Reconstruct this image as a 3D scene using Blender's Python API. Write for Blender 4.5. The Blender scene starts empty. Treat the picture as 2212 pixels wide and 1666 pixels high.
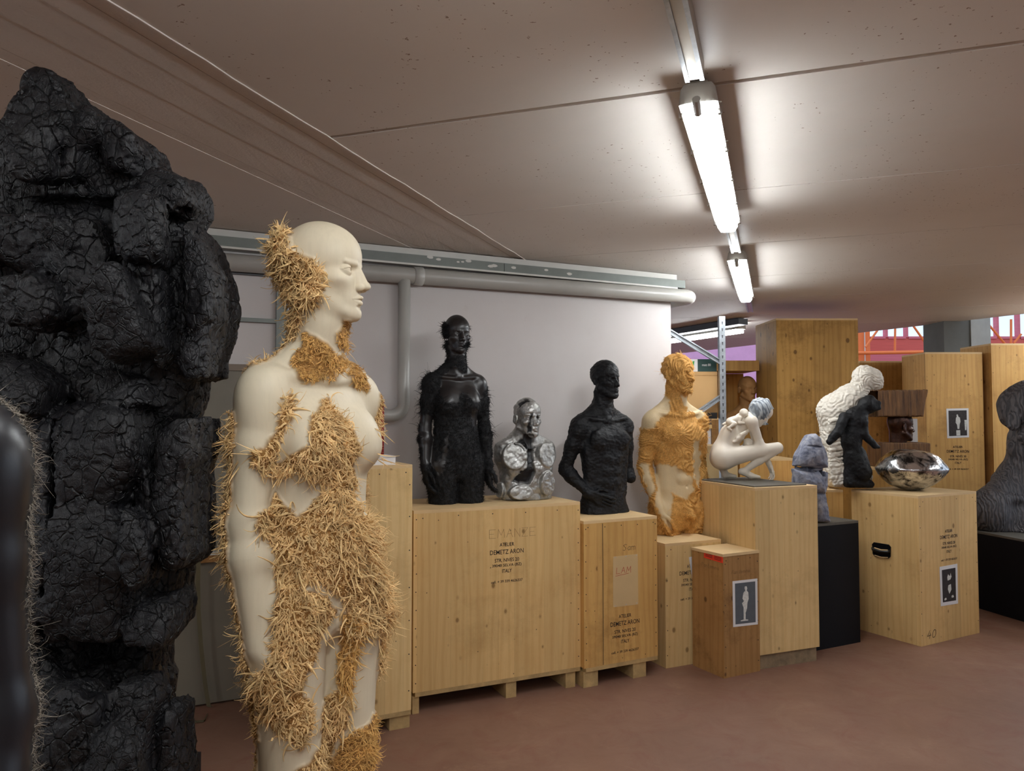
import bpy, math, random
import numpy as np
from mathutils import Vector, Matrix
from mathutils.bvhtree import BVHTree

# ------------------------------------------------------------------ camera, world, exposure
scene = bpy.context.scene
COL = scene.collection
F_PX, CX, CY, HOR = 1640.0, 1106.0, 833.0, 897.0
CAM_H = 1.5
PITCH = math.atan((HOR - CY) / F_PX)
cam_data = bpy.data.cameras.new('camera')
cam_data.sensor_fit = 'HORIZONTAL'
cam_data.sensor_width = 36.0
cam_data.lens = F_PX / 2212.0 * 36.0
cam_data.clip_start = 0.05
cam = bpy.data.objects.new('camera', cam_data)
cam.location = (0, 0, CAM_H)
cam.rotation_euler = (math.pi / 2 + PITCH, 0, 0)
COL.objects.link(cam)
scene.camera = cam

world = bpy.data.worlds.new('world')
scene.world = world
world.use_nodes = True
wn = world.node_tree.nodes
wbg = wn['Background']
wbg.inputs[0].default_value = (0.72, 0.84, 1.0, 1)
wbg.inputs[1].default_value = 1.4

scene.view_settings.view_transform = 'Standard'
scene.view_settings.look = 'None'
scene.view_settings.exposure = 0.0
scene.view_settings.gamma = 1.0
scene.view_settings.use_curve_mapping = False
try:
    scene.cycles.use_denoising = True
    scene.cycles.max_bounces = 5
    scene.cycles.use_adaptive_sampling = True
    scene.cycles.adaptive_threshold = 0.025
    scene.cycles.diffuse_bounces = 4
    scene.cycles.glossy_bounces = 3
    scene.cycles.transmission_bounces = 4
    scene.cycles.sample_clamp_indirect = 4.0
    scene.cycles.caustics_reflective = False
    scene.cycles.caustics_refractive = False
except Exception:
    pass
LAMP_STRENGTH = 45.0
CEIL_Z = 2.488

ST, CT = math.sin(PITCH), math.cos(PITCH)
def ray(px, py):
    a, b = (px - CX) / F_PX, (CY - py) / F_PX
    return np.array([a, CT - b * ST, ST + b * CT])
def at_y(px, py, Y):            # point of the sight line at distance Y in front of the camera
    r = ray(px, py); t = Y / r[1]
    return np.array([0, 0, CAM_H]) + r * t
def at_z(px, py, z=0.0):        # point of the sight line on a horizontal plane
    r = ray(px, py); t = (z - CAM_H) / r[2]
    return np.array([0, 0, CAM_H]) + r * t
def on_plane(px, py, p0, n):
    r = ray(px, py); o = np.array([0, 0, CAM_H])
    t = np.dot(np.array(p0) - o, n) / np.dot(r, n)
    return o + r * t
def project(P):                 # world points -> photo pixels
    P = np.asarray(P, float) - np.array([0, 0, CAM_H])
    y = P[..., 1] * CT + P[..., 2] * ST
    z = -P[..., 1] * ST + P[..., 2] * CT
    y = np.maximum(y, 1e-3)
    return np.stack([CX + F_PX * P[..., 0] / y, CY - F_PX * z / y], -1)

# ------------------------------------------------------------------ object helpers
def tag(o, label=None, cat=None, group=None, kind=None):
    if label: o['label'] = label
    if cat: o['category'] = cat
    if group: o['group'] = group
    if kind: o['kind'] = kind
    return o
def empty(name, loc=(0, 0, 0), label=None, cat=None, group=None, rz=0.0):
    o = bpy.data.objects.new(name, None)
    o.empty_display_size = 0.1
    o.location = loc
    o.rotation_euler = (0, 0, rz)
    COL.objects.link(o)
    return tag(o, label, cat, group)
def mesh_obj(name, verts, faces, mat=None, parent=None, smooth=False, uvs=None, world_coords=True):
    me = bpy.data.meshes.new(name)
    verts = np.asarray(verts, np.float32)
    if isinstance(faces, np.ndarray) and faces.ndim == 2:
        n, k = faces.shape
        me.vertices.add(len(verts)); me.vertices.foreach_set('co', verts.ravel())
        me.loops.add(n * k); me.loops.foreach_set('vertex_index', faces.astype(np.int32).ravel())
        me.polygons.add(n)
        me.polygons.foreach_set('loop_start', np.arange(0, n * k, k, dtype=np.int32))
        me.update(calc_edges=True)
    else:
        me.from_pydata([tuple(map(float, v)) for v in verts], [], [list(map(int, f)) for f in faces])
    me.polygons.foreach_set('use_smooth', np.full(len(me.polygons), smooth))
    if uvs is not None:
        uv = me.uv_layers.new(name='UVMap')
        uv.data.foreach_set('uv', np.asarray(uvs, np.float32).ravel())
    me.validate()
    me.update()
    if mat is not None: me.materials.append(mat)
    o = bpy.data.objects.new(name, me)
    COL.objects.link(o)
    if parent is not None:
        o.parent = parent
        if world_coords:
            m = Matrix.LocRotScale(parent.location, parent.rotation_euler, parent.scale)
            o.matrix_parent_inverse = m.inverted()
    return o
def set_attr(o, name, vals):
    a = o.data.attributes.new(name, 'FLOAT', 'POINT')
    a.data.foreach_set('value', np.asarray(vals, np.float32))
def rot2(a):
    c, s = math.cos(a), math.sin(a)
    return np.array([[c, -s], [s, c]])

class MB:
    """collects boxes, prisms and tubes into one mesh with metre-scaled uv"""
    def __init__(s): s.v = []; s.f = []; s.uv = []
    def quad(s, a, b, c, d, uv):
        i = len(s.v); s.v += [a, b, c, d]; s.f.append([i, i + 1, i + 2, i + 3]); s.uv += uv
        return s
    def box(s, o, ex, ey, ez, off=(0.0, 0.0)):
        """box from corner o along vectors ex, ey, ez (right handed)"""
        o, ex, ey, ez = map(lambda q: np.array(q, float), (o, ex, ey, ez))
        if np.dot(np.cross(ex, ey), ez) < 0: o = o + ex; ex = -ex
        lx, ly, lz = map(np.linalg.norm, (ex, ey, ez))
        u0, v0 = off
        def R(w, h, k):
            a = u0 + k * 1.37
            return [(a, v0), (a + w, v0), (a + w, v0 + h), (a, v0 + h)]
        s.quad(o, o + ex, o + ex + ez, o + ez, R(lx, lz, 0))
        s.quad(o + ex, o + ex + ey, o + ex + ey + ez, o + ex + ez, R(ly, lz, 1))
        s.quad(o + ex + ey, o + ey, o + ey + ez, o + ex + ey + ez, R(lx, lz, 2))
        s.quad(o + ey, o, o + ez, o + ey + ez, R(ly, lz, 3))
        s.quad(o + ez, o + ex + ez, o + ex + ey + ez, o + ey + ez, R(lx, ly, 4))
        s.quad(o + ey, o + ex + ey, o + ex, o, R(lx, ly, 5))
        return s
    def prism(s, poly, d, off=(0., 0.)):
        """polygon (3d points) pushed along d"""
        poly = [np.array(p, float) for p in poly]; d = np.array(d, float); n = len(poly)
        nrm = sum(np.cross(poly[i] - poly[0], poly[(i + 1) % n] - poly[0]) for i in range(1, n - 1))
        if np.dot(nrm, d) > 0: poly = poly[::-1]
        i0 = len(s.v); s.v += poly + [p + d for p in poly]
        s.f.append(list(range(i0, i0 + n))); s.uv += [(p[0] + p[1] + off[0], p[2] + off[1]) for p in poly]
        s.f.append(list(range(i0 + 2 * n - 1, i0 + n - 1, -1))); s.uv += [(p[0] + p[1] + off[0], p[2] + off[1]) for p in poly[::-1]]
        for i in range(n):
            j = (i + 1) % n
            s.f.append([i0 + j, i0 + i, i0 + n + i, i0 + n + j]); s.uv += [(0, 0), (0.03, 0), (0.03, .03), (0, .03)]
        return s
    def tube(s, pts, r, n=12, cap=True):
        pts = [np.array(p, float) for p in pts]; rs = r if hasattr(r, '__len__') else [r] * len(pts)
        i0 = len(s.v); up = None; L = 0
        for k, p in enumerate(pts):
            t = pts[min(k + 1, len(pts) - 1)] - pts[max(k - 1, 0)]; t = t / (np.linalg.norm(t) + 1e-9)
            if up is None:
                up = np.cross(t, (0, 0, 1) if abs(t[2]) < .9 else (1, 0, 0))
            up = up - t * np.dot(up, t); up /= np.linalg.norm(up) + 1e-9
            b = np.cross(t, up)
            for j in range(n):
                a = 2 * math.pi * j / n
                s.v.append(p + rs[k] * (math.cos(a) * up + math.sin(a) * b))
        for k in range(len(pts) - 1):
            for j in range(n):
                a, b = i0 + k * n + j, i0 + k * n + (j + 1) % n
                s.f.append([a, b, b + n, a + n]); s.uv += [(j / n, k), ((j + 1) / n, k), ((j + 1) / n, k + 1), (j / n, k + 1)]
        if cap:
            e = i0 + (len(pts) - 1) * n
            s.f.append([i0 + j for j in range(n)][::-1]); s.uv += [(0, 0)] * n
            s.f.append([e + j for j in range(n)]); s.uv += [(0, 0)] * n
        return s
    def build(s, name, mat, parent=None, smooth=False):
        o = mesh_obj(name, s.v, s.f, mat, parent, smooth, s.uv)
        return o
def bevel(o, w=0.004, seg=2):
    m = o.modifiers.new('bevel', 'BEVEL'); m.width = w; m.segments = seg; m.limit_method = 'ANGLE'
    return o

# ------------------------------------------------------------------ noise in numpy
def _hash(ix, iy, iz, seed=0):
    h = (ix.astype(np.int64) * 374761393 + iy.astype(np.int64) * 668265263 + iz.astype(np.int64) * 2147483647 + seed * 1274126177)
    h = (h ^ (h >> 13)) * 1274126177
    h = h ^ (h >> 16)
    return (h & 0xFFFFF).astype(np.float32) / 0xFFFFF
def vnoise(P, seed=0):
    i = np.floor(P).astype(np.int64); f = (P - i).astype(np.float32); f = f * f * (3 - 2 * f)
    x, y, z = i[..., 0], i[..., 1], i[..., 2]; fx, fy, fz = f[..., 0], f[..., 1], f[..., 2]
    r = 0
    for a in (0, 1):
        for b in (0, 1):
            for c in (0, 1):
                w = (fx if a else 1 - fx) * (fy if b else 1 - fy) * (fz if c else 1 - fz)
                r = r + w * _hash(x + a, y + b, z + c, seed)
    return r * 2 - 1
def fbm(P, oct=4, seed=0):
    r = 0; a = 1.0; s = 0
    for k in range(oct):
        r = r + a * vnoise(P * (2 ** k) + k * 17.3, seed + k); s += a; a *= .5
    return r / s
def worley(P, seed=0):
    i = np.floor(P).astype(np.int64); f1 = np.full(P.shape[:-1], 9., np.float32); f2 = f1.copy()
    for a in (-1, 0, 1):
        for b in (-1, 0, 1):
            for c in (-1, 0, 1):
                x, y, z = i[..., 0] + a, i[..., 1] + b, i[..., 2] + c
                q = np.stack([x + _hash(x, y, z, seed), y + _hash(x, y, z, seed + 7), z + _hash(x, y, z, seed + 13)], -1)
                d = np.sqrt(((q - P) ** 2).sum(-1)).astype(np.float32)
                f2 = np.minimum(f2, np.maximum(f1, d)); f1 = np.minimum(f1, d)
    return f1, f2

# ------------------------------------------------------------------ smooth solids (distance fields) and their surfaces
def smin(a, b, k):
    if k <= 0: return np.minimum(a, b)
    h = np.maximum(k - np.abs(a - b), 0) / k
    return np.minimum(a, b) - h * h * k * .25
def smax(a, b, k): return -smin(-a, -b, k)
class Vol:
    def __init__(s): s.p = []; s.M = None
    def _c(s, c): return np.array(c, np.float32)
    def add(s, fn, c, R, op='u', k=.01): s.p.append((fn, np.array(c, float), R, op, k)); return s
    def cone(s, a, b, ra, rb, k=.01, op='u', flat=None):
        a, b = s._c(a), s._c(b); ab = b - a; L2 = float(ab @ ab) + 1e-12
        if flat is not None: fd, fs = np.array(flat[0], np.float32), flat[1]; fd = fd / np.linalg.norm(fd)
        def fn(P):
            q = P - a
            if flat is not None:
                t = np.clip((q @ ab) / L2, 0, 1)
                v = q - t[..., None] * ab
                w = (v @ fd)
                v = v + ((fs - 1) * w)[..., None] * fd
                return (np.sqrt((v ** 2).sum(-1)) - (ra + (rb - ra) * t)) / max(1.0, fs ** .5)
            t = np.clip((q @ ab) / L2, 0, 1)
            return np.sqrt(((q - t[..., None] * ab) ** 2).sum(-1)) - (ra + (rb - ra) * t)
        c = (a + b) / 2
        return s.add(fn, c, math.sqrt(L2) / 2 + max(ra, rb), op, k)
    def ell(s, c, r, k=.01, op='u', rot=None):
        c = s._c(c); r = np.array(r, np.float32) if hasattr(r, '__len__') else np.full(3, r, np.float32)
        R = None if rot is None else np.array(rot, np.float32)
        def fn(P):
            q = P - c
            if R is not None: q = q @ R
            k0 = np.sqrt(((q / r) ** 2).sum(-1)); k1 = np.sqrt(((q / (r * r)) ** 2).sum(-1)) + 1e-6
            return k0 * (k0 - 1) / k1
        return s.add(fn, c, float(r.max()), op, k)
    def box(s, c, h, rnd=.005, rot=None, k=.005, op='u'):
        c = s._c(c); h = np.array(h, np.float32); R = None if rot is None else np.array(rot, np.float32)
        def fn(P):
            q = P - c
            if R is not None: q = q @ R
            q = np.abs(q) - (h - rnd)
            return np.sqrt((np.maximum(q, 0) ** 2).sum(-1)) + np.minimum(q.max(-1), 0) - rnd
        return s.add(fn, c, float(np.linalg.norm(h)), op, k)
    def cyl(s, c, n, r, h, rnd=.004, k=.004, op='u', asp=1.0, up=(0, 0, 1)):
        c = s._c(c); n = s._c(n); n = n / np.linalg.norm(n); a = np.cross(n, s._c(up)); a /= np.linalg.norm(a); b = np.cross(n, a)
        def fn(P):
            q = P - c; u = q @ a; w = q @ b / asp
            return smax(np.sqrt(u * u + w * w) - r, np.abs(q @ n) - h, rnd)
        return s.add(fn, c, r * max(1, asp) + h, op, k)
    def plane(s, p, n, k=.002):             # keeps the side the normal points away from
        p = s._c(p); n = s._c(n); n = n / np.linalg.norm(n)
        return s.add(lambda P: (P - p) @ n, (0, 0, 0), 1e3, 'i', k)
    def slab(s, poly, y, th, rnd=.01, k=.01, op='u', dome=0.0, tilt=(0., 0.)):
        """outline in the x-z plane with real thickness along y; dome swells the middle"""
        poly = np.array(poly, np.float32); c2 = poly.mean(0)
        def fn(P):
            x, z = P[..., 0], P[..., 2]
            d = np.full(x.shape, 9., np.float32); ins = np.zeros(x.shape, bool)
            n = len(poly)
            for i in range(n):
                a, b = poly[i], poly[(i + 1) % n]; e = b - a
                t = np.clip(((x - a[0]) * e[0] + (z - a[1]) * e[1]) / (e @ e + 1e-12), 0, 1)
                d = np.minimum(d, np.hypot(x - a[0] - t * e[0], z - a[1] - t * e[1]))
                if abs(e[1]) > 1e-9:
                    m = ((a[1] > z) != (b[1] > z)) & (x < e[0] * (z - a[1]) / e[1] + a[0]); ins ^= m
            d = np.where(ins, -d, d)
            yy = P[..., 1] - y - tilt[0] * (x - c2[0]) - tilt[1] * (z - c2[1])
            h = th + dome * np.sqrt(np.clip(-d / .12, 0, 1))
            w = np.abs(yy) - h
            return smax(d, w, rnd * 4)
        R = float(np.hypot(*(poly - c2).T).max()) + th + dome + abs(tilt[0]) * .3 + abs(tilt[1]) * .3
        return s.add(fn, (c2[0], y, c2[1]), R, op, k)
    def loft(s, secs, k=.02, op='u'):
        """z sections (z, half width, half depth, centre y)"""
        S = np.array(secs, float); zz = np.linspace(S[0, 0], S[-1, 0], 200)
        def sm(c):
            v = np.interp(zz, S[:, 0], S[:, c]); kk = np.hanning(23); kk /= kk.sum()
            return np.convolve(np.pad(v, 11, 'edge'), kk, 'valid')
        W, D, C = sm(1), sm(2), sm(3); z0, z1 = S[0, 0], S[-1, 0]
        def fn(P):
            z = np.clip(P[..., 2], z0, z1)
            w, d, c = np.interp(z, zz, W), np.interp(z, zz, D), np.interp(z, zz, C)
            x, y = P[..., 0], P[..., 1] - c
            k0 = np.sqrt((x / w) ** 2 + (y / d) ** 2) + 1e-6; k1 = np.sqrt((x / w ** 2) ** 2 + (y / d ** 2) ** 2) + 1e-6
            dd = k0 * (k0 - 1) / k1
            dz = np.maximum(z0 - P[..., 2], P[..., 2] - z1)
            return smax(dd, dz, .03)
        return s.add(fn, (0, 0, (z0 + z1) / 2), (z1 - z0) / 2 + .25, op, k)
    def sub(s, vol, M, scale=1.0):
        """adds another volume under rotation/translation M (4x4) and scale"""
        M = np.array(M, float); R = M[:3, :3]; t = M[:3, 3]
        for fn, c, rad, op, k in vol.p:
            def g(P, fn=fn): return fn(((P - t.astype(np.float32)) @ R.astype(np.float32)) / scale) * scale
            s.p.append((g, R @ (c * scale) + t, rad * scale, op, k * scale))
        return s
    def evalp(s, P):
        d = np.full(P.shape[:-1], .3, np.float32)
        for fn, c, R, op, k in s.p:
            v = fn(P).astype(np.float32)
            d = smin(d, v, k) if op == 'u' else smax(d, -v, k) if op == 's' else smax(d, v, k)
        return d
    def mesh(s, lo, hi, h, B=8, noise=None):
        lo = np.array(lo, float); hi = np.array(hi, float)
        nb = np.ceil((hi - lo) / (h * B)).astype(int)
        g = np.stack(np.meshgrid(*[np.arange(n) for n in nb], indexing='ij'), -1).reshape(-1, 3)
        cen = lo + (g + .5) * B * h; br = h * B * .87
        d = s.evalp(cen.astype(np.float32))
        act = g[np.abs(d) < br * 1.6 + .012]; cen = lo + (act + .5) * B * h
        loc = np.stack(np.meshgrid(*[np.arange(B + 1)] * 3, indexing='ij'), -1).reshape(-1, 3)
        Vs = []; Ks = []; Fs = []
        N = 1 << 20
        def key(q): return ((q[..., 0] + 2) * N + q[..., 1] + 2) * N + q[..., 2] + 2
        edges = []
        CH = 1500
        for s0 in range(0, len(act), CH):
            a = act[s0:s0 + CH]; c = cen[s0:s0 + CH]
            gi = a[:, None, :] * B + loc[None]
            P = (lo + gi * h).astype(np.float32)
            D = np.full(P.shape[:2], .3, np.float32)
            for fn, pc, R, op, k in s.p:
                if R < 100:
                    m = np.sqrt(((c - pc) ** 2).sum(-1)) < R * 1.2 + br + 1.6 * k + .01
                    if not m.any(): continue
                    if m.all(): m = slice(None)
                else: m = slice(None)
                v = fn(P[m]).astype(np.float32)
                D[m] = smin(D[m], v, k) if op == 'u' else smax(D[m], -v, k) if op == 's' else smax(D[m], v, k)
            if noise is not None: D = D + noise(P)
            D = D.reshape(-1, B + 1, B + 1, B + 1); ins = D < 0
            cnt = sum(ins[:, i:B + i, j:B + j, l:B + l].astype(np.int8) for i in (0, 1) for j in (0, 1) for l in (0, 1))
            mb, mi, mj, ml = np.nonzero((cnt > 0) & (cnt < 8))
            if len(mb) == 0: continue
            acc = np.zeros((len(mb), 3)); nn = np.zeros(len(mb))
            C8 = {}
            for i in (0, 1):
                for j in (0, 1):
                    for l in (0, 1): C8[i, j, l] = D[mb, mi + i, mj + j, ml + l]
            for ax in range(3):
                for u in (0, 1):
                    for w in (0, 1):
                        p0 = [0, 0, 0]; o = [q for q in range(3) if q != ax]; p0[o[0]] = u; p0[o[1]] = w
                        p1 = list(p0); p1[ax] = 1
                        d0, d1 = C8[tuple(p0)], C8[tuple(p1)]
                        m = (d0 < 0) != (d1 < 0)
                        t = np.where(m, d0 / np.where(m, d0 - d1, 1), 0)
                        q = np.tile(np.array(p0, float), (len(mb), 1)); q[:, ax] = t
                        acc[m] += q[m]; nn[m] += 1
            gc = a[mb] * B + np.stack([mi, mj, ml], -1)
            Vs.append(lo + (gc + acc / nn[:, None]) * h); Ks.append(key(gc))
            for ax in range(3):
                sl0 = [slice(0, B)] * 3; sl1 = list(sl0); sl1[ax] = slice(1, B + 1)
                i0 = ins[(slice(None),) + tuple(sl0)]; i1 = ins[(slice(None),) + tuple(sl1)]
                eb, ei, ej, el = np.nonzero(i0 != i1)
                ge = a[eb] * B + np.stack([ei, ej, el], -1)
                edges.append((ax, ge, i0[eb, ei, ej, el]))
        V = np.concatenate(Vs); K = np.concatenate(Ks); o = np.argsort(K); K = K[o]; V = V[o]
        for ax, ge, sgn in edges:
            u, w = [(1, 2), (2, 0), (0, 1)][ax]
            cs = []
            for du, dw in ((0, 0), (-1, 0), (-1, -1), (0, -1)):
                q = ge.copy(); q[:, u] += du; q[:, w] += dw
                kk = key(q); ix = np.minimum(np.searchsorted(K, kk), len(K) - 1)
                cs.append(np.where(K[ix] == kk, ix, -1))
            Q = np.stack(cs, -1); ok = (Q >= 0).all(-1)
            Q = np.where(sgn[:, None], Q, Q[:, ::-1])[ok]
            Fs.append(Q)
        return biggest(V, np.concatenate(Fs))
def vnormals(V, F):
    n = np.cross(V[F[:, 2]] - V[F[:, 0]], V[F[:, 3]] - V[F[:, 1]]) if F.shape[1] == 4 else np.cross(V[F[:, 1]] - V[F[:, 0]], V[F[:, 2]] - V[F[:, 0]])
    N = np.zeros_like(V)
    for k in range(F.shape[1]):
        for c in range(3): N[:, c] += np.bincount(F[:, k], n[:, c], len(V))
    return N / (np.linalg.norm(N, axis=1, keepdims=True) + 1e-12)
def relax(V, F, it=1, lam=.5, mask=None):
    E = np.concatenate([F[:, [k, (k + 1) % F.shape[1]]] for k in range(F.shape[1])])
    E = np.concatenate([E, E[:, ::-1]]); deg = np.bincount(E[:, 0], minlength=len(V)) + 1e-9
    for _ in range(it):
        A = np.stack([np.bincount(E[:, 0], V[E[:, 1], c], len(V)) for c in range(3)], -1) / deg[:, None]
        l = lam if mask is None else (lam * mask)[:, None]
        V = V + l * (A - V)
    return V
def biggest(V, F):
    """drops loose crumbs smaller than a few faces"""
    par = np.arange(len(V))
    for _ in range(400):
        m = np.minimum.reduce([par[F[:, k]] for k in range(F.shape[1])])
        old = par.copy()
        for k in range(F.shape[1]): np.minimum.at(par, par[F[:, k]], m); np.minimum.at(par, F[:, k], m)
        par = par[par]; par = par[par]
        if (par == old).all(): break
    cnt = np.bincount(par, minlength=len(V)); keep = cnt[par] > max(40, .012 * len(V))
    new = np.cumsum(keep) - 1
    return V[keep], new[F[keep[F[:, 0]]]]
def in_poly(uv, poly):
    x, y = uv[..., 0], uv[..., 1]; ins = np.zeros(x.shape, bool); n = len(poly)
    for i in range(n):
        (x0, y0), (x1, y1) = poly[i], poly[(i + 1) % n]
        if y0 == y1: continue
        ins ^= ((y0 > y) != (y1 > y)) & (x < (x1 - x0) * (y - y0) / (y1 - y0) + x0)
    return ins

# thin curling fibres -------------------------------------------------------
def strands(P, N, T, length, width, curl=.5, seg=6, lift=.5, droop=.3, seed=1, flat=.35):
    """one mesh of curled tapering slivers rooted at P, leaving along N and T"""
    r = np.random.default_rng(seed); n = len(P)
    length = length * np.ones(n); width = width * np.ones(n)
    d = N * lift + T; d /= np.linalg.norm(d, axis=1, keepdims=True) + 1e-9
    ax = r.normal(size=(n, 3)); ax /= np.linalg.norm(ax, axis=1, keepdims=True)
    ang = r.normal(size=n) * curl
    p = P.copy(); rings = []
    for k in range(seg + 1):
        side = np.cross(d, N + .01); side /= np.linalg.norm(side, axis=1, keepdims=True) + 1e-9
        up = np.cross(side, d)
        w = (width * (1 - .75 * (k / seg) ** 1.5) * (.6 if k == 0 else 1))[:, None]
        rings.append(np.stack([p + side * w, p - side * w, p + up * w * flat * 2], 1))
        p = p + d * (length / seg)[:, None]
        a = (ang * (.6 + .8 * r.random(n)))[:, None]
        d = d * np.cos(a) + np.cross(ax, d) * np.sin(a) + ax * (ax * d).sum(1, keepdims=True) * (1 - np.cos(a))
        d = d + np.array([0, 0, -droop / seg]); d /= np.linalg.norm(d, axis=1, keepdims=True) + 1e-9
    V = np.stack(rings, 1).reshape(n, (seg + 1) * 3, 3)
    base = []
    for k in range(seg):
        for j in range(3):
            a, b = k * 3 + j, k * 3 + (j + 1) % 3
            base.append([a, b, b + 3, a + 3])
    base = np.array(base)
    F = (base[None] + (np.arange(n) * (seg + 1) * 3)[:, None, None]).reshape(-1, 4)
    return V.reshape(-1, 3), F
def sample_surface(V, F, mask, n, seed=0):
    r = np.random.default_rng(seed)
    fm = mask[F].mean(1) > .5
    Fs = F[fm]
    if len(Fs) == 0: return np.zeros((0, 3)), np.zeros((0, 3)), np.zeros(0, int)
    A = V[Fs]; nn = np.cross(A[:, 2] - A[:, 0], A[:, 3] - A[:, 1]); ar = np.linalg.norm(nn, axis=1)
    idx = r.choice(len(Fs), n, p=ar / ar.sum())
    u, v = r.random((n, 1)), r.random((n, 1)); B = A[idx]
    P = (B[:, 0] * (1 - u) + B[:, 1] * u) * (1 - v) + (B[:, 3] * (1 - u) + B[:, 2] * u) * v
    return P, nn[idx] / ar[idx][:, None], idx

# ------------------------------------------------------------------ materials
def lin(c):
    return tuple(((x / 255 + .055) / 1.055) ** 2.4 if x / 255 > .04045 else x / 255 / 12.92 for x in c) + (1,)
class NT:
    def __init__(s, name):
        s.m = bpy.data.materials.new(name); s.m.use_nodes = True
        s.t = s.m.node_tree; s.t.nodes.clear()
        s.out = s.n('ShaderNodeOutputMaterial'); s.b = s.n('ShaderNodeBsdfPrincipled')
        s.l(s.b.outputs[0], s.out.inputs[0])
    def n(s, t, **kw):
        q = s.t.nodes.new(t)
        for k, v in kw.items():
            if k == 'I':
                for kk, vv in v.items():
                    if hasattr(vv, 'is_output') or isinstance(vv, bpy.types.NodeSocket): s.l(vv, q.inputs[kk])
                    else: q.inputs[kk].default_value = vv
            else: setattr(q, k, v)
        return q
    def l(s, a, b): s.t.links.new(a, b)
    def coord(s, kind='Object', scale=(1, 1, 1), rot=(0, 0, 0)):
        tc = s.n('ShaderNodeTexCoord'); mp = s.n('ShaderNodeMapping')
        s.l(tc.outputs[kind], mp.inputs[0]); mp.inputs['Scale'].default_value = scale; mp.inputs['Rotation'].default_value = rot
        return mp.outputs[0]
    def noise(s, vec, scale=5, detail=4, rough=.5, dist=0):
        q = s.n('ShaderNodeTexNoise', I={'Scale': scale, 'Detail': detail, 'Roughness': rough, 'Distortion': dist}); s.l(vec, q.inputs['Vector']); return q.outputs[0]
    def vor(s, vec, scale=5, feat='F1', rnd=1.0):
        q = s.n('ShaderNodeTexVoronoi', feature=feat); q.inputs['Scale'].default_value = scale; q.inputs['Randomness'].default_value = rnd; s.l(vec, q.inputs['Vector']); return q
    def ramp(s, f, stops, interp='LINEAR'):
        q = s.n('ShaderNodeValToRGB'); q.color_ramp.interpolation = interp; e = q.color_ramp.elements
        while len(e) < len(stops): e.new(.5)
        for i, (p, c) in enumerate(stops):
            e[i].position = p; e[i].color = c if len(c) == 4 else tuple(c) + (1,)
        s.l(f, q.inputs[0]); return q.outputs[0]
    def mix(s, f, a, b, mode='MIX'):
        q = s.n('ShaderNodeMix', data_type='RGBA', blend_type=mode)
        for k, v in ((0, f), (6, a), (7, b)):
            if isinstance(v, bpy.types.NodeSocket): s.l(v, q.inputs[k])
            else: q.inputs[k].default_value = v
        return q.outputs[2]
    def math(s, op, a, b=0.0, c=None):
        q = s.n('ShaderNodeMath', operation=op)
        for k, v in ((0, a), (1, b)) + (((2, c),) if c is not None else ()):
            if isinstance(v, bpy.types.NodeSocket): s.l(v, q.inputs[k])
            else: q.inputs[k].default_value = v
        return q.outputs[0]
    def bump(s, h, st=.5, dist=.01, prev=None):
        q = s.n('ShaderNodeBump'); q.inputs['Strength'].default_value = st; q.inputs['Distance'].default_value = dist
        s.l(h, q.inputs['Height'])
        if prev is not None: s.l(prev, q.inputs['Normal'])
        return q.outputs[0]
    def set(s, **kw):
        for k, v in kw.items():
            k = {'color': 'Base Color', 'rough': 'Roughness', 'metal': 'Metallic', 'normal': 'Normal', 'spec': 'Specular IOR Level', 'coat': 'Coat Weight', 'emit': 'Emission Color', 'emits': 'Emission Strength', 'alpha': 'Alpha', 'trans': 'Transmission Weight'}[k]
            if isinstance(v, bpy.types.NodeSocket): s.l(v, s.b.inputs[k])
            else: s.b.inputs[k].default_value = v
        return s
BLK, WHT = (0, 0, 0, 1), (1, 1, 1, 1)

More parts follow.
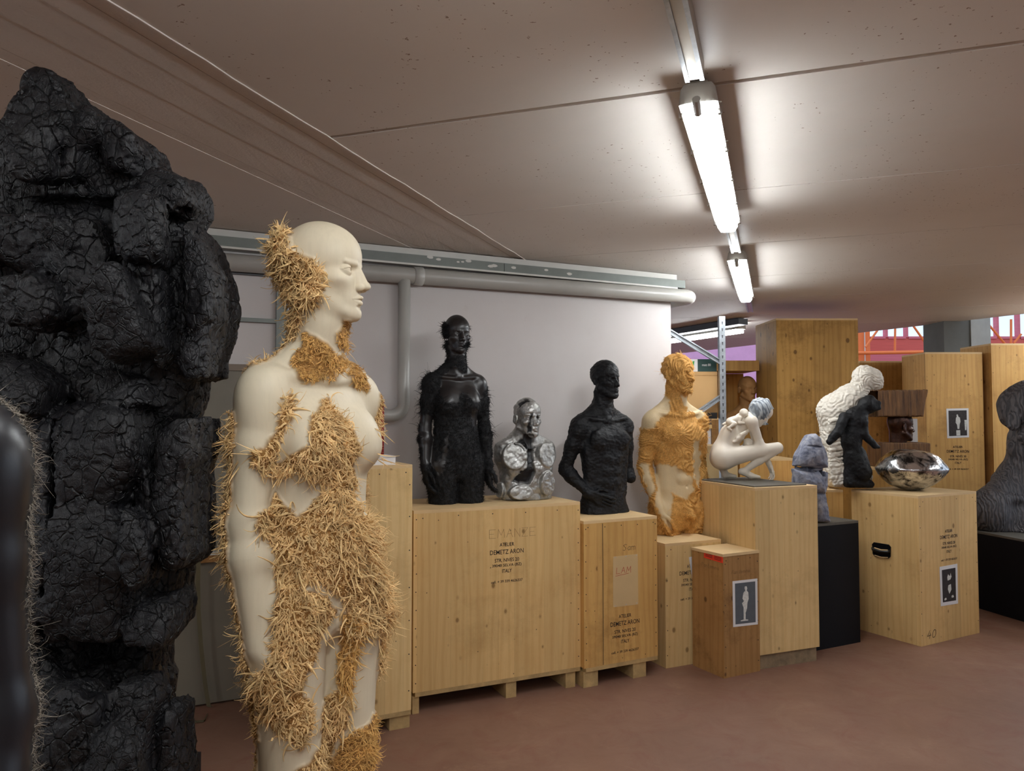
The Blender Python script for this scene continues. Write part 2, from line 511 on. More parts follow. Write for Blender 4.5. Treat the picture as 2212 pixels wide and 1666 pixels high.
def m_plain(name, c, rough=.6, metal=0., var=.08, scale=6, bump=0., bscale=40, spec=.5, stretch=(1, 1, 1)):
    t = NT(name); v = t.coord('Object', stretch)
    n = t.noise(v, scale, 5, .6)
    c = lin(c); dk = tuple(x * (1 - var * 2) for x in c[:3]) + (1,); lt = tuple(min(1, x * (1 + var * 2)) for x in c[:3]) + (1,)
    t.set(color=t.ramp(n, [(.3, dk), (.7, lt)]), rough=rough, metal=metal, spec=spec)
    if bump: t.set(normal=t.bump(t.noise(v, bscale, 6, .65), bump, .01))
    return t.m
def m_pine(name, base, grain, seed=0.0, dirt=.15, planks=.09, knots=1.0):
    """glued pine board: vertical staves, fine grain, knots, a few scuffs"""
    t = NT(name); tc = t.n('ShaderNodeTexCoord')
    sep = t.n('ShaderNodeSeparateXYZ'); t.l(tc.outputs['UV'], sep.inputs[0])
    u = t.math('ADD', sep.outputs[0], seed); v = sep.outputs[1]
    stave = t.math('FLOOR', t.math('DIVIDE', u, planks))
    wn_ = t.n('ShaderNodeTexWhiteNoise', noise_dimensions='1D'); t.l(stave, wn_.inputs['W'])
    rnd = wn_.outputs['Value']
    comb = t.n('ShaderNodeCombineXYZ'); t.l(u, comb.inputs[0]); t.l(t.math('ADD', v, t.math('MULTIPLY', rnd, 7.0)), comb.inputs[1]); t.l(t.math('MULTIPLY', rnd, 3.0), comb.inputs[2])
    P = comb.outputs[0]
    mp = t.n('ShaderNodeMapping'); t.l(P, mp.inputs[0]); mp.inputs['Scale'].default_value = (1, .05, 1)
    warp = t.n('ShaderNodeMapping'); t.l(P, warp.inputs[0]); warp.inputs['Scale'].default_value = (1, .16, 1)
    g1 = t.noise(mp.outputs[0], 150, 3, .6)
    wv = t.n('ShaderNodeTexWave', wave_type='BANDS', bands_direction='X'); t.l(warp.outputs[0], wv.inputs['Vector'])
    wv.inputs['Scale'].default_value = 7; wv.inputs['Distortion'].default_value = 9; wv.inputs['Detail'].default_value = 2; wv.inputs['Detail Scale'].default_value = .7
    b, g = lin(base), lin(grain)
    mid = tuple((b[i] * .7 + g[i] * .3) for i in range(3)) + (1,)
    col = t.mix(t.ramp(wv.outputs['Fac'], [(.45, (0, 0, 0, 1)), (1, (.40, .40, .40, 1))]), b, g)
    col = t.mix(t.ramp(g1, [(.5, BLK), (.85, (.5, .5, .5, 1))]), col, g)
    col = t.mix(.32, col, t.ramp(rnd, [(0, tuple(x * .66 for x in b[:3]) + (1,)), (.5, b), (1, tuple(min(1, x * 1.2) for x in b[:3]) + (1,))]))
    ml = t.noise(tc.outputs['UV'], 3.5, 4, .6); col = t.mix(t.ramp(ml, [(.45, BLK), (.75, (.3, .3, .3, 1))]), col, g)
    # stave joints
    fr = t.math('FRACT', t.math('DIVIDE', u, planks))
    jt = t.math('LESS_THAN', t.math('MINIMUM', fr, t.math('SUBTRACT', 1.0, fr)), .008)
    col = t.mix(t.math('MULTIPLY', jt, .2), col, tuple(x * .35 for x in g[:3]) + (1,))
    # knots
    km = t.n('ShaderNodeMapping'); t.l(P, km.inputs[0]); km.inputs['Scale'].default_value = (1, .72, 1)
    kv = t.vor(km.outputs[0], 12.5)
    wn2 = t.n('ShaderNodeTexWhiteNoise', noise_dimensions='3D'); t.l(kv.outputs['Color'], wn2.inputs['Vector'])
    ksz = t.math('SUBTRACT', t.math('MULTIPLY', wn2.outputs['Value'], .19 * knots), .07)
    kd = t.math('SUBTRACT', kv.outputs['Distance'], ksz)
    col = t.mix(t.ramp(kd, [(0.0, (.8, .8, .8, 1)), (.03, (.3, .3, .3, 1)), (.09, BLK)]), col, tuple(x * .42 for x in g[:3]) + (1,))
    sv = t.vor(P, 26); wn3 = t.n('ShaderNodeTexWhiteNoise', noise_dimensions='3D'); t.l(sv.outputs['Color'], wn3.inputs['Vector'])
    sp = t.math('MULTIPLY', t.math('LESS_THAN', sv.outputs['Distance'], .085), t.math('GREATER_THAN', wn3.outputs['Value'], .86))
    col = t.mix(t.math('MULTIPLY', sp, .75), col, (.03, .02, .012, 1))
    # scuffs
    sc = t.noise(tc.outputs['UV'], 2.2, 8, .75); col = t.mix(t.ramp(sc, [(.52, BLK), (.72, (dirt * 2, dirt * 2, dirt * 2, 1))]), col, tuple(x * .45 for x in g[:3]) + (1,))
    t.set(color=col, rough=t.ramp(g1, [(0, (.5,) * 3), (1, (.72,) * 3)]), normal=t.bump(g1, .12, .004), spec=.3)
    return t.m

def build_materials():
    M = {}
    M['pine'] = m_pine('pine_light', (216, 180, 122), (186, 140, 80), 0.0)
    M['pine2'] = m_pine('pine_pale', (219, 187, 132), (192, 150, 92), 3.1)
    M['pine3'] = m_pine('pine_amber', (208, 164, 98), (170, 118, 60), 5.7, .25)
    M['pine_old'] = m_pine('pine_aged', (168, 126, 76), (126, 84, 42), 9.3, .4, .16)
    M['pine_dark'] = m_pine('pine_brown', (188, 144, 78), (140, 96, 42), 12.9, .35, .12, 1.35)
    M['pine_top'] = m_plain('sawn_board', (214, 182, 134), .7, var=.05, scale=4, bump=.1, stretch=(1, 1, 1))
    M['raw'] = m_plain('rough_batten', (176, 146, 98), .8, var=.12, scale=14, bump=.4)
    M['grey_board'] = m_plain('weathered_plinth', (132, 112, 86), .85, var=.15, scale=18, bump=.4)
    # walls
    t = NT('white_wall'); v = t.coord('Object')
    n = t.noise(v, 1.1, 5, .6); n2 = t.noise(v, 9, 6, .7)
    c = t.ramp(n, [(.3, lin((196, 189, 186))), (.7, lin((206, 201, 199)))])
    c = t.mix(t.ramp(n2, [(.62, BLK), (.78, (.25,) * 3)]), c, lin((170, 158, 150)))
    t.set(color=c, rough=.75, normal=t.bump(t.noise(v, 120, 4, .6), .08, .003)); M['wall'] = t.m
    M['wall_dim'] = m_plain('plain_wall', (190, 182, 176), .8, var=.03)
    # ceiling
    t = NT('ceiling_concrete'); v = t.coord('Object')
    n = t.noise(v, .8, 5, .6)
    c = t.ramp(n, [(.3, lin((218, 211, 203))), (.7, lin((228, 222, 215)))])
    sp = t.noise(v, 60, 2, .6); msk = t.noise(v, 2.2, 3, .5)
    c = t.mix(t.math('MULTIPLY', t.math('GREATER_THAN', sp, .70), t.math('GREATER_THAN', msk, .5)), c, lin((150, 128, 112)))
    t.set(color=c, rough=.5, normal=t.bump(t.noise(v, 45, 5, .6), .10, .004)); M['ceiling'] = t.m
    t = NT('beam_concrete'); v = t.coord('Object')
    n = t.noise(v, 2, 5, .6)
    c = t.ramp(n, [(.3, lin((212, 205, 197))), (.7, lin((224, 217, 210)))])
    st = t.noise(t.coord('Object', (1, .03, 1), (0, 0, math.radians(19.1))), 26, 2, .5)
    pits = t.noise(v, 75, 4, .7)
    c = t.mix(t.ramp(pits, [(.62, BLK), (.72, (.25,) * 3)]), c, lin((150, 134, 122)))
    t.set(color=c, rough=.7, normal=t.bump(pits, .55, .006, t.bump(st, .35, .01))); M['beam'] = t.m
    # floor
    t = NT('floor_red_screed'); v = t.coord('Object')
    n = t.noise(v, .9, 7, .65); n2 = t.noise(v, 4.5, 8, .7, .6)
    c = t.ramp(n, [(.3, lin((116, 84, 68))), (.55, lin((127, 94, 77))), (.75, lin((142, 109, 90)))])
    c = t.mix(t.ramp(n2, [(.5, BLK), (.72, (.45,) * 3)]), c, lin((122, 74, 60)))
    c = t.mix(t.ramp(t.noise(v, 2.1, 9, .75, 1.0), [(.56, BLK), (.70, (.3,) * 3)]), c, lin((164, 134, 110)))
    cr = t.vor(t.coord('Object', (.5, .5, .5)), 1.1, 'DISTANCE_TO_EDGE').outputs[0]
    t.set(color=c, rough=t.ramp(n2, [(.3, (.42,) * 3), (.7, (.62,) * 3)]), normal=t.bump(n2, .06, .01), spec=.4); M['floor'] = t.m
    # metals, plastics
    M['pvc'] = m_plain('grey_pvc_pipe', (176, 174, 168), .32, var=.04, scale=3)
    M['green_steel'] = m_plain('grey_green_painted_steel', (120, 126, 122), .5, var=.05, scale=8)
    M['white_paint'] = m_plain('white_painted_wood', (214, 212, 206), .5, var=.02)
    M['grey_panel'] = m_plain('grey_laminate', (116, 110, 97), .55, var=.05, scale=3)
    M['dark_steel'] = m_plain('dark_grey_steel', (74, 76, 80), .45, metal=.2)
    M['galv'] = m_plain('galvanised_steel', (170, 176, 182), .38, metal=.75, var=.12, scale=24)
    M['track'] = m_plain('lamp_track_steel', (170, 164, 152), .35, metal=.6, var=.06)
    M['lamp_body'] = m_plain('lamp_housing_plastic', (168, 164, 156), .5, var=.03)
    M['cardboard'] = m_plain('cardboard_brown', (196, 156, 104), .8, var=.03, scale=3)
    M['beige'] = m_plain('beige_board', (200, 172, 124), .7, var=.03, scale=3)
    M['paper'] = m_plain('white_paper', (222, 220, 220), .6, var=.01)
    M['oldpaper'] = m_plain('yellowed_paper', (196, 166, 120), .6, var=.03)
    M['ink'] = m_plain('black_stencil_ink', (30, 26, 22), .7, var=.02)
    M['pencil'] = m_plain('pencil_line', (120, 92, 60), .8, var=.02)
    M['redink'] = m_plain('red_felt_pen', (170, 60, 40), .7, var=.02)
    M['redsticker'] = m_plain('red_sticker', (226, 62, 36), .5, var=.02)
    M['black_lacquer'] = m_plain('black_painted_board', (10, 11, 17), .6, var=.1, scale=3, spec=.2)
    M['black_plastic'] = m_plain('black_plastic', (14, 14, 16), .35, var=.05)
    M['slate'] = m_plain('dark_slate_slab', (92, 88, 80), .6, var=.08)
    M['photo_grey'] = m_plain('photo_grey', (84, 90, 96), .4, var=.05, scale=30)
    M['photo_dark'] = m_plain('photo_dark', (52, 46, 44), .4, var=.2, scale=60)
    M['photo_white'] = m_plain('photo_white', (210, 210, 204), .4, var=.1, scale=80)
    M['fire_red'] = m_plain('extinguisher_red', (150, 30, 28), .35, var=.03)
    M['strap'] = m_plain('olive_webbing', (92, 84, 60), .8, var=.1)
    M['green_print'] = m_plain('green_print', (30, 62, 58), .5, var=.03)
    M['leaf'] = m_plain('leaf_green', (40, 150, 60), .5, var=.03)
    M['yellow'] = m_plain('yellow_sticker', (196, 186, 40), .5, var=.03)
    M['orange'] = m_plain('orange_paint', (236, 122, 60), .5, var=.02)
    M['red_wall'] = m_plain('red_boarding', (206, 92, 84), .7, var=.06, stretch=(.3, 1, 12))
    M['pink_wall'] = m_plain('pink_wall', (228, 172, 216), .7, var=.03)
    M['pink_low'] = m_plain('pink_boarding', (206, 110, 124), .7, var=.06, stretch=(.3, 1, 12))
    M['pillar'] = m_plain('grey_pillar', (96, 96, 92), .8, var=.05)
    M['pillar_lit'] = m_plain('lit_pillar_side', (150, 148, 142), .8, var=.05)
    t = NT('lamp_glow'); t.set(color=WHT, emit=(.94, .98, 1, 1), emits=LAMP_STRENGTH); M['lamp'] = t.m
    t = NT('window_daylight'); t.set(color=(.6, .8, 1, 1), rough=.2, emit=(.62, .85, 1, 1), emits=.8); M['sky_pane'] = t.m
    t = NT('clear_plastic'); t.set(color=WHT, rough=.15, trans=1.0); M['clear'] = t.m
    return M

M = build_materials()
# ------------------------------------------------------------------ room directions
G = np.array([math.sin(math.radians(19.1)), math.cos(math.radians(19.1)), 0])      # along the lamp row
GP = np.array([G[1], -G[0], 0])
W = np.array([math.sin(math.radians(64.1)), math.cos(math.radians(64.1)), 0])      # along the partition wall
WN = np.array([-W[1], W[0], 0])                                                     # into the wall
W0 = np.array([-.775, 4.384, 0.]) + WN * .02
Z = np.array([0, 0, 1.0])
def wall_pt(t, z=0., d=0.): return W0 + W * t + Z * z - WN * d                      # d = distance in front of the wall
def wall_px(px, py, d=0.):
    p = on_plane(px, py, W0 - WN * d, WN); q = p - W0
    return float(q @ W), float(p[2])
def gp(g, p, z=0.): return G * g + GP * p + Z * z

# floor
mb = MB(); mb.quad(np.array([-14, -9, 0.]), np.array([22, -9, 0.]), np.array([22, 24, 0.]), np.array([-14, 24, 0.]), [(0, 0)] * 4)
tag(mb.build('floor', M['floor']), kind='structure')
# partition wall (left), its right end is where the photo shows it
T_END = wall_px(1450, 800)[0]
mb = MB(); mb.box(wall_pt(-6.5, 0, 0), W * (T_END + 6.5), WN * .22, Z * (CEIL_Z - .001))
tag(mb.build('wall_left', M['wall']), kind='structure')
# ceiling: slabs between joints, edge on the far side runs square to the wall
EDGE = np.array([4.65, 8.10, 0.]); EN = W.copy()      # outside is where (p-EDGE).EN > 0
def clip_poly(poly, p0, n):
    out = []
    for i in range(len(poly)):
        a, b = poly[i], poly[(i + 1) % len(poly)]; da, db = (a - p0) @ n, (b - p0) @ n
        if da <= 0: out.append(a)
        if (da < 0) != (db < 0) and abs(da - db) > 1e-9: out.append(a + (b - a) * da / (da - db))
    return out
mb = MB(); joints = [-7.8 + 1.085 * k for k in range(0, 26)]
base = 2.342; step = 1.10
gs = [2.308 - 1.12 * k for k in range(7, 0, -1)] + [2.308, 3.442] + [3.442 + 1.1 * k for k in range(1, 12)]
for i in range(len(gs) - 1):
    for (p0, p1) in ((-1.49, 9.0),):
        ga, gb = (.012 if i == 7 else .004), (.012 if i == 6 else .004)
        pl = [gp(gs[i] + ga, p0), gp(gs[i + 1] - gb, p0), gp(gs[i + 1] - gb, p1), gp(gs[i] + ga, p1)]
        pl = clip_poly(pl, EDGE, EN)
        if len(pl) > 2: mb.prism([q + Z * CEIL_Z for q in pl], Z * .06)
pl = clip_poly([gp(-8, -10), gp(18, -10), gp(18, 10), gp(-8, 10)], EDGE, EN)
mb.prism([q + Z * (CEIL_Z + .012) for q in pl], Z * .25)
pl = clip_poly([gp(-8, -9), gp(16, -9), gp(16, -2.02), gp(-8, -2.02)], EDGE, EN)
mb.prism([q + Z * CEIL_Z for q in pl], Z * .06)
tag(mb.build('ceiling', M['ceiling']), kind='structure')
# placeholder
# beam band flush with the slabs, board marked
mb = MB(); rr = random.Random(4)
edges_p = [-2.02, -1.96, -1.80, -1.64, -1.55, -1.49]
for a, b in zip(edges_p[:-1], edges_p[1:]):
    pl = clip_poly([gp(-8, a), gp(16, a), gp(16, b - .002), gp(-8, b - .002)], EDGE, EN)
    mb.prism([q + Z * (CEIL_Z + .001 + rr.random() * .004) for q in pl], Z * .08)
tag(mb.build('trim_1', M['beam']), kind='structure')
m = MB(); gg = 0.0
while gg < 7.2:
    wv_ = .003 * math.sin(gg * 9) + .002 * math.sin(gg * 31)
    wn_ = .003 * math.sin((gg + .12) * 9) + .002 * math.sin((gg + .12) * 31)
    m.prism([gp(gg, -1.49 + wv_, CEIL_Z - .0005), gp(gg + .12, -1.49 + wn_, CEIL_Z - .0005), gp(gg + .12, -1.484 + wn_, CEIL_Z - .0005), gp(gg, -1.484 + wv_, CEIL_Z - .0005)], Z * -.004); gg += .12
tag(m.build('trim_5', M['ceiling']), kind='structure')
# walls out of view that close the room
mb = MB(); mb.box((-9, -6.2, 0), (17, 0, 0), (0, .2, 0), Z * CEIL_Z); tag(mb.build('wall_back', M['wall_dim']), kind='structure')
mb = MB(); mb.box((7.4, -6, 0), (.2, 0, 0), (0, 9.2, 0), Z * CEIL_Z); tag(mb.build('wall_right', M['wall_dim']), kind='structure')

# ---------------- hall beyond: far wall with high windows
YH = 16.0
def hz(py): return float(at_y(1900, py, YH)[2])
def hx(px): return float(at_y(px, 720, YH)[0])
mb = MB(); mb.box((hx(1880), YH, hz(765)), (hx(2400) - hx(1880), 0, 0), (0, .3, 0), (0, 0, hz(729) - hz(765)))
mb.box((hx(1880), YH, hz(698) + .35), (hx(2400) - hx(1880), 0, 0), (0, .3, 0), (0, 0, 1.2))
tag(mb.build('wall_far', M['red_wall']), kind='structure')
mb = MB(); mb.box((hx(1880), YH - .02, 0), (hx(2400) - hx(1880), 0, 0), (0, .3, 0), (0, 0, hz(765)))
tag(mb.build('wall_far_low', M['pink_low']), kind='structure')
mb = MB(); mb.box((hx(1380), YH - .1, 0), (hx(1852) - hx(1380), 0, 0), (0, .3, 0), (0, 0, 3.3))
tag(mb.build('wall_far_pink', M['pink_wall']), kind='structure')
k = 0
zb, zt = hz(729), hz(698) + .35
for xs in ([1880, 1912, 1918, 1956, 1962, 2004, 2010, 2046], [2118, 2152, 2158, 2198, 2204, 2240, 2246, 2290]):
    for i in range(0, len(xs), 2):
        k += 1
        e = empty('window_%d' % k, (hx(xs[i]), YH, zb)); tag(e, kind='structure')
        a, b = hx(xs[i]), hx(xs[i + 1])
        MB().box((a, YH + .1, zb), (b - a, 0, 0), (0, .02, 0), (0, 0, zt - zb)).build('window_pane', M['sky_pane'], e)
        f = MB(); g_ = .05
        f.box((b, YH - .02, zb), (g_, 0, 0), (0, .2, 0), (0, 0, zt - zb)).box((a, YH - .02, zb - .03), (b - a, 0, 0), (0, .2, 0), (0, 0, .05))
        f.build('window_frame', M['pink_low'], e)
# orange column and steel truss in the hall
e = empty('steel_column', (hx(1868) - .1, YH - 1.0, 0), 'orange steel column beside the high windows of the far hall', 'column')
MB().box((float(at_y(1853, 720, YH - 1)[0]), YH - 1, 0), (.24, 0, 0), (0, .25, 0), (0, 0, 4.2)).build('column_shaft', M['orange'], e)
MB().box((float(at_y(1853, 720, YH - 1)[0]) + .12, YH - 1.03, 0), (.012, 0, 0), (0, .03, 0), (0, 0, 4.2)).build('column_rib', M['white_paint'], e)
YT = YH - 1.2
e = empty('roof_truss', tuple(at_y(2000, 761, YT)), 'orange lattice truss in front of the high red wall', 'truss')
def tp(px, py): return at_y(px, py, YT)
for a, b, r, nm in (((1850, 763), (2230, 757), .035, 'lower_chord'), ((1870, 750), (1905, 700), .022, 'strut'), ((1933, 760), (1934, 690), .022, 'strut'),
                    ((1970, 700), (2010, 757), .022, 'strut'), ((2012, 757), (2013, 690), .022, 'strut'), ((2015, 757), (2040, 726), .022, 'strut'),
                    ((2126, 690), (2170, 742), .022, 'strut'), ((2184, 742), (2184, 690), .022, 'strut'), ((2190, 742), (2206, 722), .022, 'strut')):
    MB().tube([tp(*a), tp(*b)], r, 8).build(nm, M['orange'], e)
# pillar at the edge of the ceiling
p0 = at_y(2045, 720, 7.9)
mb = MB(); x0, x1, x2 = float(at_y(2045, 720, 7.9)[0]), float(at_y(2101, 720, 7.9)[0]), float(at_y(2118, 720, 8.2)[0])
mb.box((x0, 7.95, 0), (x1 - x0, 0, 0), (0, .4, 0), (0, 0, 2.55)); tag(mb.build('trim_2', M['pillar']), kind='structure')
mb = MB(); mb.box((x1 + .002, 7.93, 0), (x2 - x1, .1, 0), (0, .4, 0), (0, 0, 2.55)); tag(mb.build('trim_3', M['pillar_lit']), kind='structure')  # side face of the same pillar, its brighter light put into the colour

# ---------------- lamps: housing, diffuser, clips; steel tracks between
def lamp(g0, p0, label, group, L=1.58, dirv=G, perp=GP, zb=2.398, detail=True, org=None):
    o = gp(g0, p0) if org is None else np.array(org, float)
    e = empty('strip_light', (float(o[0]), float(o[1]), CEIL_Z), label, 'light', group)
    # housing: shallow tray with chamfered ends
    def ring(z, hw, ext):
        n = 8; pts = []
        for s in (1, -1):
            c = o + dirv * (L / 2 + s * (L / 2 - hw - ext))
            for k in range(n + 1):
                a = math.pi * (k / n) - math.pi / 2
                pts.append(c + dirv * s * hw * .55 * math.cos(a) * (1 if s > 0 else .35) + perp * hw * math.sin(a) * (1 if s > 0 else -1) + Z * z)
        return pts
    def shell(rings, name, mat):
        m = MB(); n = len(rings[0])
        for r in rings: m.v += r
        for k in range(len(rings) - 1):
            for j in range(n):
                a, b = k * n + j, k * n + (j + 1) % n
                m.f.append([a, a + n, b + n, b]); m.uv += [(0, 0)] * 4
        m.f.append(list(range(n))); m.uv += [(0, 0)] * n
        m.f.append(list(range(len(rings) * n - n, len(rings) * n))[::-1]); m.uv += [(0, 0)] * n
        ob = m.build(name, mat, e, True)
        return ob
    sh = shell([ring(zb + .062, .040, 0), ring(zb + .052, .050, 0), ring(zb + .010, .056, 0)], 'lamp_housing', M['lamp_body'])
    df = shell([ring(zb + .010, .044, .03), ring(zb - .012, .045, .03), ring(zb - .030, .032, .03)], 'lamp_diffuser', M['lamp'])
    for m_ in (sh, df):
        for p in m_.data.polygons: p.use_smooth = len(p.vertices) < 6
    # hangers up to the track
    for s in (.08, L - .14):
        h = MB().box(o + dirv * s - perp * .025 + Z * (zb + .06), dirv * .06, perp * .05, Z * (CEIL_Z - zb - .062)).build('hanger_bracket', M['track'], e)
    if detail:
        sk = MB().tube([o - dirv * .006 + Z * (zb - .002), o + dirv * .05 + Z * (zb - .022)], .012, 10).build('lamp_socket', M['lamp_body'], e)
        for s in np.linspace(.12, L - .1, 5):
            for sd in (1, -1):
                MB().box(o + dirv * s + perp * sd * .052 - dirv * .008 + Z * (zb - .004), dirv * .016, perp * sd * .010, Z * .035).build('clip', M['clear'], e)
    return e
GRP = 'strip lights in the row over the sculptures'
lamp(2.18, -.2, 'large glowing strip light nearest the camera, under the steel track', GRP)
lamp(4.55, -.2, 'smaller glowing strip light further along the track, near the pipe end', GRP)
lamp(-.19, -.2, 'strip light overhead, just above the top of the picture', GRP, detail=False)
lamp(-2.56, -.2, 'strip light behind the camera in the same row', GRP, detail=False)
lamp(4.55, 2.75, 'added unseen strip light beyond the right edge of the picture', GRP, detail=False)  # added out of view to brighten the rear crates
lamp(6.9, 2.75, 'added unseen strip light beyond the right edge above the rear crates', GRP, detail=False)  # second added lamp for the dim rear, never in view
lamp(-4.9, -.2, 'added unseen strip light far behind the camera in the same row', GRP, detail=False)  # added to light the floor and bounce onto the ceiling
lamp(-3.6, -3.0, 'added unseen strip light far behind the camera on the left', GRP, detail=False)  # added unseen lamp, more floor bounce from the left
lamp(-3.4, 2.6, 'added unseen strip light far behind the camera on the right', GRP, detail=False)  # added unseen lamp, more floor bounce from the right
lamp(-1.2, -3.0, 'added unseen strip light to the left behind the camera', GRP, detail=False)  # added out of view to lift the left ceiling and wall
lamp(-.9, 2.6, 'strip light to the right behind the camera', GRP, detail=False)
a = at_z(1610, 716, 2.37); b = at_z(1450, 739, 2.37); dd = (b - a); dd[2] = 0; dd /= np.linalg.norm(dd)
lamp(0, 0, 'strip light seen sideways behind the steel shelf post', None, L=1.58, dirv=dd, perp=np.array([dd[1], -dd[0], 0]), zb=2.39, detail=False, org=(a[0], a[1], 0))
def track(g0, g1, label):
    e = empty('lamp_track', tuple(gp(g0, -.2, CEIL_Z)), label, 'track')
    m = MB(); hw = .026
    m.box(gp(g0, -.2 - hw, CEIL_Z - .05), G * (g1 - g0), GP * 2 * hw, Z * .0485)
    m.build('track_channel', M['track'], e)
    for s in (-1, 1):
        MB().box(gp(g0, -.2 + s * (hw - .006) - .006, CEIL_Z - .056), G * (g1 - g0), GP * .012, Z * .006).build('track_lip', M['galv'], e)
track(-.95, -.24, 'steel lamp track overhead behind the camera')
track(1.44, 2.14, 'steel lamp track running from the top edge to the nearest strip light')
track(3.80, 4.52, 'short steel track between the two strip lights')
track(6.16, 7.2, 'steel track beyond the smaller strip light')
e = empty('cable_tray', tuple(a), 'dark cable tray above the sideways strip light', 'tray')
MB().box(np.array([a[0], a[1], CEIL_Z - .07]) - dd * .15 + np.array([dd[1], -dd[0], 0]) * -.1, dd * 2.4, np.array([dd[1], -dd[0], 0]) * -.12, Z * .06).build('tray_channel', M['dark_steel'], e)

# ---------------- pipework, rail on the wall
def wz(px, py, d): return wall_px(px, py, d)[1]
tL = -3.4
# white upright strip (upper band) and grey-green rail
zt1, zt0 = CEIL_Z - .004, wz(1000, 568, .05)
r0 = wz(1300, 590, .06); r1 = wz(1300, 607, .06)
MB().box(wall_pt(tL, r0 + .004, 0), W * (T_END + .02 - tL), -WN * .045, Z * (CEIL_Z - r0 - .008)).build('trim_4', M['white_paint'])['kind'] = 'structure'
e = empty('wall_rail', tuple(wall_pt(0, r1)), 'grey-green steel rail with chipped paint along the top of the white wall', 'rail')
for (ta, tb) in ((tL, wall_px(1087, 580, .06)[0] - .002), (wall_px(1087, 580, .06)[0] + .002, T_END + .07)):
    MB().box(wall_pt(ta, r1, 0.0), W * (tb - ta), -WN * .075, Z * (r0 - r1)).build('rail_section', M['green_steel'], e)
MB().box(wall_pt(tL, r1 - .012, 0.0), W * (T_END + .0 - tL), -WN * .08, Z * .011).build('rail_edge', M['white_paint'], e)
chip = MB(); rr = random.Random(2)
for px_ in (930, 948, 990, 1000, 1012, 1060, 1068, 1110, 1180, 1230):
    t_, z_ = wall_px(px_, 560, .077); zz_ = r1 + (r0 - r1) * (.4 + .5 * rr.random()); n = 7
    s_ = .006 + .012 * rr.random()
    chip.prism([wall_pt(t_ + s_ * (1 + .5 * rr.random()) * math.cos(6.28 * k / n), zz_ + .6 * s_ * math.sin(6.28 * k / n), .0752) for k in range(n)], -WN * .0008)
chip.build('paint_chips', M['white_paint'], e)['kind'] = 'stuff'
# main pipe with sleeve, elbow round the wall end, branch going down
PR = .047; dP = .062
zp = (wz(1200, 601, dP) + wz(1200, 633, dP)) / 2
tA, zA_ = wall_px(500, 567, dP); tB, zB_ = wall_px(1400, 634, dP)
def zpipe(t): return zA_ + (zB_ - zA_) * (t - tA) / (tB - tA)
zp = zpipe(tA)
e = empty('drain_pipe', tuple(wall_pt(0, zp, dP)), 'thick grey drain pipe running along the top of the white wall', 'pipe')
te = wall_px(1478, 640, dP)[0]
ze = zpipe(te)
pts = [wall_pt(tL, zpipe(tL), dP), wall_pt(te, ze, dP)]
for k in range(1, 9):
    a_ = k / 8 * math.pi / 2; pts.append(wall_pt(te + .09 * math.sin(a_), ze, dP - .09 * (1 - math.cos(a_))))
pts.append(wall_pt(te + .09, ze, -.5))
MB().tube(pts, PR, 24).build('pipe_run', M['pvc'], e, True)
tj = wall_px(905, 590, dP)[0]
zj = zpipe(tj)
MB().tube([wall_pt(tj - .035, zj, dP), wall_pt(tj - .034, zj, dP), wall_pt(tj + .02, zj, dP), wall_pt(tj + .021, zj, dP)], [PR, PR + .008, PR + .008, PR], 24).build('pipe_sleeve', M['pvc'], e, True)
tb = wall_px(873, 700, .07)[0]; zl = wz(873, 898, .07); r_ = .036; R_ = .075
pts = [wall_pt(tb, zj - .03, .07), wall_pt(tb, zl + R_, .07)]
for k in range(1, 9):
    a_ = k / 8 * math.pi / 2; pts.append(wall_pt(tb - R_ * (1 - math.cos(a_)), zl + R_ - R_ * math.sin(a_), .07))
pts.append(wall_pt(tb - .5, zl, .07))
MB().tube(pts, r_, 20).build('pipe_branch', M['pvc'], e, True)
# thin dark rail under the main pipe on the left + door frame
e = empty('steel_door_frame', tuple(wall_pt(wall_px(608, 700)[0], 0)), 'dark grey steel frame post on the wall behind the pale statue', 'frame')
t0, t1 = wall_px(597, 700, .03)[0], wall_px(622, 700, .03)[0]
MB().box(wall_pt(t0, 0, 0), W * (t1 - t0), -WN * .03, Z * (zp - .06)).build('frame_post', M['green_steel'], e)
MB().box(wall_pt(tL, wz(520, 592, .03), 0), W * (t0 - tL), -WN * .03, Z * .03).build('frame_head', M['dark_steel'], e)
MB().box(wall_pt(tL, wz(520, 694, .03), 0), W * (t0 - tL), -WN * .025, Z * .022).build('frame_rail', M['green_steel'], e)
# grey boards leaning flat on the wall, wooden bar and webbing strap
z1, z2, z3, z4 = wz(480, 800, .04), wz(480, 786, .04), wz(470, 1192, .05), wz(470, 1213, .05)
tr = wall_px(590, 1000, .04)[0]
e = empty('grey_board', tuple(wall_pt(-1, z3)), 'tall grey flat board on the wall between charred figure and pale statue', 'board')
MB().box(wall_pt(tL, z3 + .01, 0), W * (tr - tL), -WN * .035, Z * (z1 - z3 - .01)).build('board_face', M['grey_panel'], e)
MB().box(wall_pt(tL, z1, 0), W * (tr - tL), -WN * .045, Z * (z2 - z1)).build('board_top_rail', m_plain('brown_rail', (120, 106, 92), .6), e)
e = empty('grey_cabinet', tuple(wall_pt(-1, 0)), 'low grey cabinet front with wooden bar under the grey board', 'cabinet')
MB().box(wall_pt(tL, .012, .003), W * (tr - tL), -WN * .03, Z * (z4 - .012)).build('cabinet_front', M['grey_panel'], e)
MB().box(wall_pt(tL, z4, .003), W * (tr - tL), -WN * .06, Z * (z3 - z4 - .012)).build('wooden_bar', M['pine_old'], e)
MB().box(wall_pt(tL, z3 - .012, .003), W * (tr - tL), -WN * .075, Z * .014).build('metal_edge', M['white_paint'], e)
m = MB(); sp_ = []
